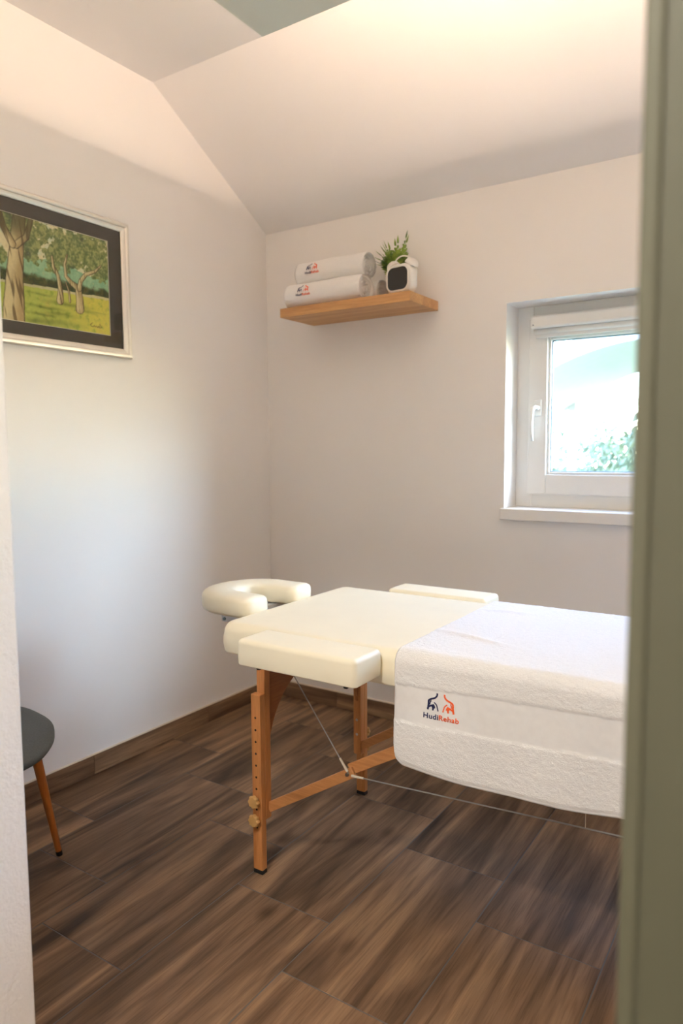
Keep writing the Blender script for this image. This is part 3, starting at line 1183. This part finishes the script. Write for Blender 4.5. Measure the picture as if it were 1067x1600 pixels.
rolled('rolled_towel', (0.306, -0.199, SHZ1 + 0.0555), 0.412, 0.058, 3, 'white rolled towel with a logo at the front edge of the shelf', (0.072, A0, 0.078))
rolled('rolled_towel', (0.328, -0.074, SHZ1 + 0.0535), 0.402, 0.056, 11, 'plain white rolled towel at the back of the shelf, half hidden by the other two')
rolled('rolled_towel', (0.325, -0.138, SHZ1 + 0.1640), 0.372, 0.058, 19, 'white rolled towel with a logo resting on top of the two other rolls', (0.06, A0, 0.078))

# ------------------------------------------------------------------ alarm clock
ck = empty('alarm_clock', (0.884, -0.180, SHZ1), math.radians(-8), 'small white twin-bell alarm clock with blank black screen on the shelf end', 'alarm clock')
def soft_box(w, h, d, r, e=0.008, z0=0.0, n=8):
    """rounded front outline in xz, rounded edge towards the front and back; front at -y"""
    bm = bmesh.new()
    rings = []
    for (ins, y_) in ((e * 1.6, -d / 2 + 0.0), (e * 0.6, -d / 2 + e * 0.3), (0, -d / 2 + e), (0, d / 2 - e * 2), (e * 0.8, d / 2 - e), (e * 2.6, d / 2)):
        rings.append([bm.verts.new((x_, y_, z0 + h / 2 + z_)) for x_, z_ in rrect(w - 2 * ins, h - 2 * ins, max(r - ins, 0.004), n)])
    k_ = len(rings[0])
    for a, b in zip(rings, rings[1:]):
        for k in range(k_): bm.faces.new((a[k], a[(k + 1) % k_], b[(k + 1) % k_], b[k]))
    bm.faces.new(rings[0]); bm.faces.new(rings[-1][::-1])
    return bm
body = obj('body', soft_box(0.116, 0.108, 0.058, 0.034, 0.008, 0.006), M['clock'], ck, True)
bm = bmesh.new()
rings = []
for ins, y_ in ((0.0, -0.0305), (0.0, -0.0325), (0.004, -0.0335), (0.0075, -0.0325)):
    rings.append([bm.verts.new((x_, y_, 0.060 + z_)) for x_, z_ in rrect(0.106 - 2 * ins, 0.097 - 2 * ins, 0.031 - ins, 8)])
for a, b in zip(rings, rings[1:]):
    for k in range(len(a)): bm.faces.new((a[k], a[(k + 1) % len(a)], b[(k + 1) % len(a)], b[k]))
obj('bezel', bm, M['clock'], ck, True)
bm = bmesh.new()
a = [bm.verts.new((x_, -0.0312, 0.060 + z_)) for x_, z_ in rrect(0.092, 0.083, 0.024, 8)]
b = [bm.verts.new((x_, -0.0295, 0.060 + z_)) for x_, z_ in rrect(0.092, 0.083, 0.024, 8)]
bm.faces.new(a)
for k in range(len(a)): bm.faces.new((a[k], a[(k + 1) % len(a)], b[(k + 1) % len(a)], b[k]))
obj('screen', bm, M['screen'], ck)
for sx in (-1, 1):
    bm = bmesh.new()
    lathe(bm, [(0.0265, 0.0), (0.026, 0.006), (0.022, 0.015), (0.014, 0.021), (0, 0.0235)], 20)
    lathe(bm, [(0, 0.0005), (0.0265, 0.0)], 20)
    bmesh.ops.rotate(bm, verts=bm.verts, matrix=Matrix.Rotation(sx * math.radians(30), 3, 'Y'))
    bmesh.ops.translate(bm, vec=(sx * 0.040, 0, 0.110), verts=bm.verts)
    bell = obj('bell', bm, M['clock'], ck, True)
    bm = bmesh.new()
    tube(bm, [(sx * 0.034, 0, 0.100), (sx * 0.0415, 0, 0.1115)], 0.014, 12)
    obj('bell_base', bm, M['black'], bell)
    bm = bmesh.new()
    tube(bm, [(sx * 0.030, -0.008, 0.010), (sx * 0.036, -0.012, 0.0)], [0.006, 0.0045], 10)
    obj('foot', bm, M['knob'], ck, True)
bm = bmesh.new()
pts = [(0.036 * math.cos(t), 0, 0.122 + 0.026 * math.sin(t)) for t in [PI * k / 14 for k in range(15)]]
tube(bm, pts, 0.0028, 8)
obj('handle', bm, M['clock'], ck, True)
bm = bmesh.new(); lathe(bm, [(0.009, 0.112), (0.009, 0.118), (0, 0.120)], 14)
obj('button', bm, M['clock'], ck, True)

ck.scale = (1.13, 1.13, 1.13)
# ------------------------------------------------------------------ fern in a terracotta pot
fern = empty('potted_fern', (0.790, -0.052, SHZ1), label='small green fern in a terracotta pot tucked behind the alarm clock', cat='potted plant')
bm = bmesh.new()
lathe(bm, [(0, 0.0), (0.028, 0.0), (0.037, 0.060), (0.040, 0.060), (0.041, 0.074), (0.036, 0.074), (0.035, 0.064), (0, 0.064)], 28)
obj('pot', bm, M['terracotta'], fern, False)
bm = bmesh.new(); lathe(bm, [(0.0345, 0.064), (0.02, 0.068), (0, 0.069)], 20)
obj('soil', bm, M['soil'], fern, True)
def frond(ang, lean, length, width, seed, steps=11):
    rnd = random.Random(seed)
    bm = bmesh.new()
    pts = []
    p = Vector((0.012 * math.cos(ang), 0.012 * math.sin(ang), 0.066))
    el = math.radians(86)
    for k in range(steps + 1):
        t = k / steps
        pts.append(p.copy())
        e = el - lean * t ** 1.4
        p = p + Vector((math.cos(ang) * math.cos(e), math.sin(ang) * math.cos(e), math.sin(e))) * (length / steps)
    tube(bm, pts, [0.0015 * (1 - 0.7 * k / steps) for k in range(steps + 1)], 5)
    side = Vector((-math.sin(ang), math.cos(ang), 0))
    for k in range(2, steps + 1):
        t = k / steps
        d = (pts[k] - pts[k - 1]).normalized()
        nrm = side.cross(d)
        wl = width * (math.sin(PI * min(1, 0.22 + 0.78 * t)) ** 0.8) * (1.05 if t < 0.9 else 0.6)
        for sg in (-1, 1):
            out = (side * sg * 0.92 + d * 0.55 + nrm * (0.12 + rnd.uniform(-0.15, 0.15))).normalized()
            b0 = pts[k] - d * 0.005; b1 = pts[k] + d * 0.006
            m0 = pts[k] + out * wl * 0.5 - d * 0.0085 + nrm * 0.002
            m1 = pts[k] + out * wl * 0.5 + d * 0.0085 + nrm * 0.002
            tip = pts[k] + out * wl - nrm * 0.003
            vs = [bm.verts.new(v) for v in (b0, m0, tip, m1, b1)]
            bm.faces.new(vs)
    # end leaflet
    d = (pts[-1] - pts[-2]).normalized()
    vs = [bm.verts.new(v) for v in (pts[-1] - side * 0.004, pts[-1] - side * 0.005 + d * 0.012, pts[-1] + d * 0.034, pts[-1] + side * 0.005 + d * 0.012, pts[-1] + side * 0.004)]
    bm.faces.new(vs)
    return bm
FR = [(205, 40, 0.160, 0.050), (225, 55, 0.160, 0.052), (240, 80, 0.150, 0.052), (195, 28, 0.190, 0.046), (260, 55, 0.150, 0.055), (180, 30, 0.185, 0.044),
      (280, 75, 0.140, 0.052), (290, 35, 0.180, 0.048), (315, 50, 0.160, 0.052), (340, 26, 0.195, 0.040), (350, 14, 0.215, 0.036), (300, 10, 0.190, 0.036), (230, 24, 0.180, 0.046), (250, 20, 0.150, 0.050), (322, 78, 0.15, 0.05), (212, 70, 0.135, 0.055), (232, 38, 0.165, 0.052), (246, 95, 0.13, 0.055), (262, 30, 0.17, 0.05)]
for k, (a, ln, le, wd) in enumerate(FR):
    obj('frond', frond(math.radians(a), math.radians(ln), le, wd, k), M['fern'], fern)

# ------------------------------------------------------------------ framed watercolour on the left wall
PYR, PYL, PZ0, PZ1 = -0.897, -1.72, 1.674, 2.209   # outer frame
pic = empty('framed_picture', (0, (PYR + PYL) / 2, (PZ0 + PZ1) / 2), label='watercolour of olive trees in a charcoal mount and silver frame on the left wall', cat='picture')
pcy, pcz = (PYR + PYL) / 2, (PZ0 + PZ1) / 2
hw, hh = (PYR - PYL) / 2, (PZ1 - PZ0) / 2
def rail_profile():
    # (inset from the outer edge, depth off the wall)
    return [(0.0, 0.001), (0.0, 0.016), (0.004, 0.021), (0.012, 0.022), (0.017, 0.019), (0.019, 0.0155), (0.026, 0.0145), (0.034, 0.011), (0.036, 0.009), (0.036, 0.003)]
cor = [(-1, -1), (1, -1), (1, 1), (-1, 1)]
for s in range(4):
    bm = bmesh.new()
    c0, c1 = cor[s], cor[(s + 1) % 4]
    prev = None
    ends_ = ([], [])
    for ins, dep in rail_profile():
        v0 = bm.verts.new((dep, c0[0] * (hw - ins), c0[1] * (hh - ins)))
        v1 = bm.verts.new((dep, c1[0] * (hw - ins), c1[1] * (hh - ins)))
        ends_[0].append(v0); ends_[1].append(v1)
        if prev: bm.faces.new((prev[0], prev[1], v1, v0))
        prev = (v0, v1)
    bm.faces.new((ends_[0][0], ends_[1][0], ends_[1][-1], ends_[0][-1]))
    bm.faces.new(ends_[0]); bm.faces.new(ends_[1][::-1])
    smooth_by_angle(obj('frame_rail', bm, M['frame'], pic), 40)
AY1, AZ0, AZ1 = -0.995, 1.758, 2.122     # visible art: right edge, bottom, top
AY0 = 2 * pcy - AY1
bm = bmesh.new()
ring = [(hw - 0.034, hh - 0.034)]
o4 = [bm.verts.new((0.0045, sx * (hw - 0.034), sz * (hh - 0.034))) for sx, sz in cor]
i4 = [bm.verts.new((0.0045, y_ - pcy, z_ - pcz)) for y_, z_ in ((AY0, AZ0), (AY1, AZ0), (AY1, AZ1), (AY0, AZ1))]
j4 = [bm.verts.new((0.0030, v.co.y, v.co.z)) for v in i4]
for k in range(4):
    bm.faces.new((o4[k], o4[(k + 1) % 4], i4[(k + 1) % 4], i4[k]))
    bm.faces.new((i4[k], i4[(k + 1) % 4], j4[(k + 1) % 4], j4[k]))
obj('mount_board', bm, M['mat_board'], pic)
# white bevel line around the opening
bm = bmesh.new()
for (y0, y1, z0, z1) in ((AY0, AY1, AZ0 - 0.002, AZ0), (AY0, AY1, AZ1, AZ1 + 0.002), (AY1, AY1 + 0.002, AZ0 - 0.002, AZ1 + 0.002), (AY0 - 0.002, AY0, AZ0 - 0.002, AZ1 + 0.002)):
    box(bm, 0.0042, 0.0048, y0 - pcy, y1 - pcy, z0 - pcz, z1 - pcz)
obj('mount_edge', bm, M['caulk'], pic)

# the painting itself: flat pigment on a fine grid
def fbm(x, y, s, o=4, seed=0.0):
    v, a, t = 0.0, 1.0, 0.0
    for k in range(o):
        v += a * mnoise.noise(Vector((x * s, y * s, seed + k * 7.1))); t += a
        a *= 0.55; s *= 2.05
    return v / t
def mixc(a, b, t):
    t = max(0.0, min(1.0, t))
    return tuple(a[k] + (b[k] - a[k]) * t for k in range(3))
def sm(a, b, x):
    t = max(0.0, min(1.0, (x - a) / (b - a)))
    return t * t * (3 - 2 * t)
def seg_d(px, py, poly):
    """distance to a polyline of (y, z, halfwidth): returns signed distance (neg. inside), side"""
    best, bs = 9.0, 0.0
    for (ax, ay, aw), (bx, by, bw) in zip(poly, poly[1:]):
        dx, dy = bx - ax, by - ay
        t = max(0.0, min(1.0, ((px - ax) * dx + (py - ay) * dy) / (dx * dx + dy * dy + 1e-12)))
        qx, qy = ax + dx * t, ay + dy * t
        d = math.hypot(px - qx, py - qy) - (aw + (bw - aw) * t)
        if d < best:
            best = d; bs = (px - qx) / max(aw + (bw - aw) * t, 1e-4)
    return best, bs
TRUNKS = [
    [(-1.408, 1.70, 0.045), (-1.405, 1.79, 0.040), (-1.398, 1.88, 0.034), (-1.390, 1.965, 0.029), (-1.378, 2.06, 0.025), (-1.365, 2.14, 0.022)],
    [(-1.385, 2.02, 0.012), (-1.345, 2.055, 0.010), (-1.325, 2.12, 0.008)],
    [(-1.40, 2.02, 0.014), (-1.43, 2.07, 0.011), (-1.45, 2.14, 0.010)],
    [(-1.218, 1.856, 0.014), (-1.214, 1.90, 0.009), (-1.222, 1.945, 0.007), (-1.242, 1.975, 0.006), (-1.245, 2.01, 0.004)],
    [(-1.133, 1.838, 0.017), (-1.131, 1.875, 0.015), (-1.134, 1.915, 0.012), (-1.165, 1.930, 0.009), (-1.188, 1.950, 0.007), (-1.192, 1.995, 0.005), (-1.180, 2.03, 0.003)],
    [(-1.131, 1.915, 0.010), (-1.124, 1.945, 0.008), (-1.100, 1.975, 0.007), (-1.055, 1.995, 0.005), (-1.030, 2.02, 0.003)],
    [(-1.175, 1.86, 0.004), (-1.178, 1.90, 0.003), (-1.19, 1.93, 0.002)],
    [(-1.56, 1.80, 0.030), (-1.55, 1.90, 0.024), (-1.54, 2.0, 0.020), (-1.53, 2.12, 0.015)]]
INK = (70, 56, 40)
def paint(y, z):
    n1 = fbm(y, z, 16, 4, 1.0); n2 = fbm(y, z, 45, 4, 5.0); n3 = fbm(y, z, 110, 2, 9.0)
    yy = y + 0.006 * n2; zz = z + 0.006 * n1
    # sky wash
    c = mixc((234, 218, 178), (204, 216, 196), sm(-0.2, 0.35, n1))
    c = mixc(c, (214, 190, 138), 0.35 * sm(0.0, 0.5, n2))
    # distant blue-green hills
    hill = 1.985 + 0.012 * math.sin(y * 19) + 0.015 * n1
    if zz < hill:
        c = mixc((168, 198, 158), (132, 176, 142), sm(-0.3, 0.4, n1 + 0.5 * n2))
        c = mixc(c, (178, 196, 150), sm(0.2, 0.5, n2))
    # dark undergrowth
    ug = 1.935 + 0.012 * n1 * 3
    if zz < ug:
        c = mixc(c, mixc((64, 74, 46), (96, 96, 56), sm(-0.2, 0.3, n2)), sm(ug, ug - 0.018, zz))
        c = mixc(c, (92, 66, 48), sm(0.15, 0.4, n3) * 0.6)
    # pale path, then sunlit meadow
    hz = 1.899 + 0.022 * (y + 1.18)
    if zz < hz:
        t = sm(hz - 0.002, 1.76, z)
        c = mixc((190, 196, 96), (220, 206, 90), sm(-1.36, -1.02, y) + 0.4 * n1)
        c = mixc(c, (206, 176, 92), sm(0.1, 0.45, n1) * 0.5)
        c = mixc(c, (134, 156, 62), sm(0.05, 0.4, n2) * 0.55)
        if zz > hz - 0.010: c = mixc(c, (212, 200, 168), 0.8)
        for (cy, cz, wy, wz, k) in ((-1.19, 1.847, 0.085, 0.008, .75), (-1.30, 1.866, 0.05, 0.004, .6), (-1.10, 1.833, 0.05, 0.006, .6), (-1.28, 1.822, 0.07, 0.006, .8), (-1.22, 1.806, 0.07, 0.008, .6),
                                    (-1.30, 1.795, 0.06, 0.005, .8), (-1.24, 1.775, 0.10, 0.012, .6), (-1.31, 1.768, 0.06, 0.008, .7), (-1.04, 1.838, 0.03, 0.002, .4)):
            q = ((yy - cy) / wy) ** 2 + ((zz - cz) / wz) ** 2
            c = mixc(c, (92, 104, 44), k * math.exp(-q) * (0.75 + 0.6 * n2))
    # olive crowns behind the trunks
    def crown(cx, cz, rx, rz, dens, seed):
        q = ((y - cx) / rx) ** 2 + ((z - cz) / rz) ** 2
        m = fbm(y, z, 46, 5, seed)
        return sm(0.20, -0.10, q - 1.0 + (0.62 - dens) - 1.9 * m)
    a = 0.0
    for cr in ((-1.12, 2.07, 0.13, 0.075, 0.55, 21.0), (-1.03, 2.02, 0.07, 0.06, 0.5, 25.0), (-1.20, 2.02, 0.07, 0.05, 0.55, 33.5), (-1.33, 2.03, 0.05, 0.06, 0.55, 35.0), (-1.40, 2.11, 0.11, 0.05, 0.6, 41.0),
               (-1.245, 1.985, 0.03, 0.04, 0.6, 47.0), (-1.44, 1.97, 0.02, 0.03, 0.5, 51.0), (-1.28, 2.09, 0.05, 0.04, 0.35, 55.0), (-1.55, 2.08, 0.10, 0.07, 0.6, 61.0)):
        a = max(a, crown(*cr))
    leafc = mixc((92, 106, 58), (160, 160, 100), sm(-0.35, 0.35, n2 + 0.6 * n3))
    leafc = mixc(leafc, (70, 74, 46), sm(0.15, 0.5, n1))
    c = mixc(c, leafc, 0.88 * a)
    # trunks
    for k, tr in enumerate(TRUNKS):
        d, side = seg_d(y + 0.004 * n1, z, tr)
        big = k in (0, 1, 2, 7)
        if d < 0.0:
            b = mixc((226, 206, 160), (186, 158, 114), sm(-0.8, 0.9, side + 0.8 * n1))
            st = mnoise.noise(Vector(((y + 0.15 * (z - 1.9)) * (95 if big else 210), z * 11, 3.3)))
            b = mixc(b, (110, 88, 60), sm(0.12, 0.45, st) * 0.8)
            if k in (0, 1, 2): b = mixc(b, (84, 78, 50), sm(2.02, 2.10, z) * 0.75)
            c = b
        lw = 0.0036 if big else 0.0028
        if abs(d) < lw:
            c = mixc(c, INK, (1.0 if side > 0 else 0.75) * (1 - abs(d) / lw) * (0.7 + 0.6 * n3))
    # signature squiggle, not legible in the photograph
    for k, ln in enumerate(([(-1.078, 1.795, .0006), (-1.086, 1.788, .0006), (-1.080, 1.780, .0006), (-1.074, 1.782, .0006)],
               [(-1.072, 1.781, .0006), (-1.069, 1.787, .0006), (-1.064, 1.780, .0006), (-1.060, 1.786, .0006), (-1.055, 1.780, .0006), (-1.050, 1.786, .0006), (-1.046, 1.780, .0006)],
               [(-1.042, 1.795, .0006), (-1.043, 1.780, .0006), (-1.036, 1.782, .0006), (-1.034, 1.790, .0006)])):
        d, _ = seg_d(y, z, ln)
        if d < 0.001: c = mixc(c, (104, 84, 40), 0.7)
    g = 1 + 0.05 * n3
    return tuple(max(0.0, min(1.0, v * g / 255)) for v in c)
NY, NZ = 300, 165
pv, pc = [], []
for j in range(NZ + 1):
    z_ = AZ0 + (AZ1 - AZ0) * j / NZ
    for i in range(NY + 1):
        y_ = AY0 + (AY1 - AY0) * i / NY
        pv.append((0.0032, y_ - pcy, z_ - pcz))
        pc.append(lin(paint(y_, z_)) + (1.0,) if y_ > -1.60 else lin((0.55, 0.55, 0.35)) + (1.0,))
pf = [(j * (NY + 1) + i, j * (NY + 1) + i + 1, (j + 1) * (NY + 1) + i + 1, (j + 1) * (NY + 1) + i) for j in range(NZ) for i in range(NY)]
me = bpy.data.meshes.new('painting')
me.from_pydata(pv, [], pf)
ca = me.color_attributes.new('pigment', 'FLOAT_COLOR', 'POINT')
ca.data.foreach_set('color', [q for c in pc for q in c])
g = N('watercolour')
at = g.n('ShaderNodeAttribute'); at.attribute_name = 'pigment'
me.materials.append(g.set(at.outputs['Color'], 0.9, spec=0.1))
po = bpy.data.objects.new('painting', me)
COL.objects.link(po); po.parent = pic
obj('glass_pane', boxm(0.0065, 0.0085, -(hw - 0.034), hw - 0.034, -(hh - 0.034), hh - 0.034), M['glass'], pic)

# ------------------------------------------------------------------ chair by the left wall
ch = empty('dining_chair', (0.285, -1.80, 0), math.radians(0), 'charcoal upholstered shell chair with tapered wooden legs, partly hidden by the doorway wall', 'chair')
def seat_bm():
    bm = bmesh.new()
    # superellipse plan, dished, waterfall front (front is +x)
    rings = []
    n = 56
    def plan(a, s):
        ca, sa = math.cos(a), math.sin(a)
        e = 2 / 2.7
        x = math.copysign(abs(ca) ** e, ca) * 0.235 * s
        y = math.copysign(abs(sa) ** e, sa) * 0.235 * s
        y *= 1 - 0.10 * (x / 0.235)
        return x, y
    def ztop(x, y):
        return 0.440 + 0.018 * (abs(y) / 0.235) ** 3 - 0.026 * max(0, (x - 0.10) / 0.135) ** 2 + 0.03 * max(0, (-x - 0.12) / 0.115) ** 2
    top = [bm.verts.new((0, 0, ztop(0, 0) - 0.004))]
    rr = []
    for s in (0.15, 0.35, 0.55, 0.72, 0.85, 0.94, 0.985, 1.0):
        ring = []
        for k in range(n):
            x, y = plan(2 * PI * k / n, s)
            z = ztop(x, y) - (0 if s < 0.9 else 0.010 * ((s - 0.9) / 0.1) ** 2)
            ring.append(bm.verts.new((x, y, z)))
        rr.append(ring)
    for s, dz in ((1.0, -0.022), (0.97, -0.032), (0.80, -0.044), (0.5, -0.046), (0.2, -0.046)):
        ring = []
        for k in range(n):
            x, y = plan(2 * PI * k / n, s)
            x1, y1 = plan(2 * PI * k / n, min(s, 0.97))
            ring.append(bm.verts.new((x, y, ztop(x1, y1) + dz)))
        rr.append(ring)
    for k in range(n): bm.faces.new((top[0], rr[0][k], rr[0][(k + 1) % n]))
    for a, b in zip(rr, rr[1:]):
        for k in range(n): bm.faces.new((a[k], a[(k + 1) % n], b[(k + 1) % n], b[k]))
    bm.faces.new(rr[-1][::-1])
    return bm
obj('seat', seat_bm(), M['chair_fabric'], ch, True)
def back_bm():
    bm = bmesh.new()
    nx, nz = 18, 12
    def P(u, v, off):
        a = (u - 0.5) * 1.5
        h = 0.435 + 0.37 * v
        rad = 0.25
        wv = 1 - 0.18 * v * v
        y = rad * math.sin(a) * wv * 1.0
        x = -0.205 - 0.05 * v + (rad * (1 - math.cos(a))) * 0.75
        edge = (2 * u - 1) ** 4
        h -= 0.07 * edge * v
        nr = Vector((-math.cos(a), math.sin(a), 0))
        return Vector((x, y, h)) + nr * off
    f = [[bm.verts.new(P(i / nx, j / nz, 0)) for i in range(nx + 1)] for j in range(nz + 1)]
    b = [[bm.verts.new(P(i / nx, j / nz, 0.028)) for i in range(nx + 1)] for j in range(nz + 1)]
    for j in range(nz):
        for i in range(nx):
            bm.faces.new((f[j][i], f[j][i + 1], f[j + 1][i + 1], f[j + 1][i]))
            bm.faces.new((b[j][i], b[j + 1][i], b[j + 1][i + 1], b[j][i + 1]))
    for i in range(nx):
        bm.faces.new((f[0][i], b[0][i], b[0][i + 1], f[0][i + 1]))
        bm.faces.new((f[nz][i], f[nz][i + 1], b[nz][i + 1], b[nz][i]))
    for j in range(nz):
        bm.faces.new((f[j][0], f[j + 1][0], b[j + 1][0], b[j][0]))
        bm.faces.new((f[j][nx], b[j][nx], b[j + 1][nx], f[j + 1][nx]))
    return bm
bk = obj('backrest', back_bm(), M['chair_fabric'], ch, True)
for (tx, ty, fx, fy) in ((0.085, 0.155, 0.105, 0.222), (0.085, -0.155, 0.105, -0.222), (-0.12, 0.13, -0.20, 0.19), (-0.12, -0.13, -0.20, -0.19)):
    bm = bmesh.new()
    tube(bm, [(tx, ty, 0.415), (tx + (fx - tx) * 0.965, ty + (fy - ty) * 0.965, 0.0148)], [0.0165, 0.0095], 16)
    lg = obj('leg', bm, M['chair_leg'], ch, True)
    bm = bmesh.new()
    tube(bm, [(tx + (fx - tx) * 0.965, ty + (fy - ty) * 0.965, 0.016), (fx, fy, 0.0)], [0.0102, 0.0098], 16)
    obj('foot_cap', bm, M['black'], lg, False)
    smooth_by_angle(lg, 50)

# ------------------------------------------------------------------ outside the window
struct('ground', boxm(-30, 30, 0.31, 60, -0.6, -0.45), M['lawn'])
def bush(name, c, r, n, m, label, seed):
    rnd = random.Random(seed)
    root = empty(name, (c[0], c[1], -0.45), label=label, cat='bush')
    bm = bmesh.new()
    for k in range(n):
        while True:
            v = Vector((rnd.uniform(-1, 1), rnd.uniform(-1, 1), rnd.uniform(-1, 1)))
            if 0.35 < v.length < 1: break
        lump = 1 + 0.35 * mnoise.noise(v * 2.2 + Vector((seed, 0, 0)))
        p = Vector((v.x * r[0] * lump, v.y * r[1] * lump, r[2] + v.z * r[2] * lump))
        if p.z < 0.03: p.z = 0.03
        s = rnd.uniform(0.035, 0.075)
        d = Vector((rnd.uniform(-1, 1), rnd.uniform(-1, 1), rnd.uniform(-0.3, 1))).normalized()
        e = d.orthogonal().normalized()
        f = d.cross(e)
        vs = [bm.verts.new(p + q) for q in (-e * s, f * s * 0.45 + d * 0.01, e * s, -f * s * 0.45 + d * 0.01)]
        bm.faces.new(vs)
    obj('foliage', bm, m, root, kind='stuff')
    bm = bmesh.new()
    tube(bm, [(0, 0, 0), (0.03, 0.02, r[2] * 1.2)], [0.05, 0.02], 8)
    obj('stem', bm, M['chair_leg'], root)
bush('garden_bush', (0.75, 6.0), (0.85, 0.7, 1.05), 3600, M['bush'], 'wide pale green garden bush seen low through the window', 1)
bush('garden_bush', (-0.6, 9.5), (1.3, 0.9, 1.15), 3600, M['bush'], 'small far green bush above the wide bush, beyond the window', 2)
bush('garden_hedge', (1.60, 2.6), (0.34, 0.4, 1.30), 3000, M['bush_dark'], 'darker green hedge at the pane edge next to the sliding door', 3)
# arched canopy standing in the garden, its front edge seen at the top of the pane
can = empty('garden_canopy', (1.3, 4.2, -0.45), label='arched pale grey garden canopy seen through the top of the window', cat='canopy')
bm = bmesh.new()
prev = None
for k in range(25):
    u = -1.25 + 2.5 * k / 24
    zc = 2.16 + 0.45 - 0.29 * u * u
    q = [bm.verts.new(p) for p in ((u, -1.0, zc), (u, -1.0, zc + 0.15), (u, 1.0, zc + 0.15), (u, 1.0, zc))]
    if prev:
        for a in range(4): bm.faces.new((prev[a], prev[(a + 1) % 4], q[(a + 1) % 4], q[a]))
    else: bm.faces.new(q)
    prev = q
bm.faces.new(prev[::-1])
obj('arched_roof', bm, M['roof_grey'], can)
for px_ in (-1.15, 1.15):
    for py_ in (-0.9, 0.9):
        obj('post', boxm(px_ - 0.04, px_ + 0.04, py_ - 0.04, py_ + 0.04, 0.0, 2.24), M['roof_grey'], can)
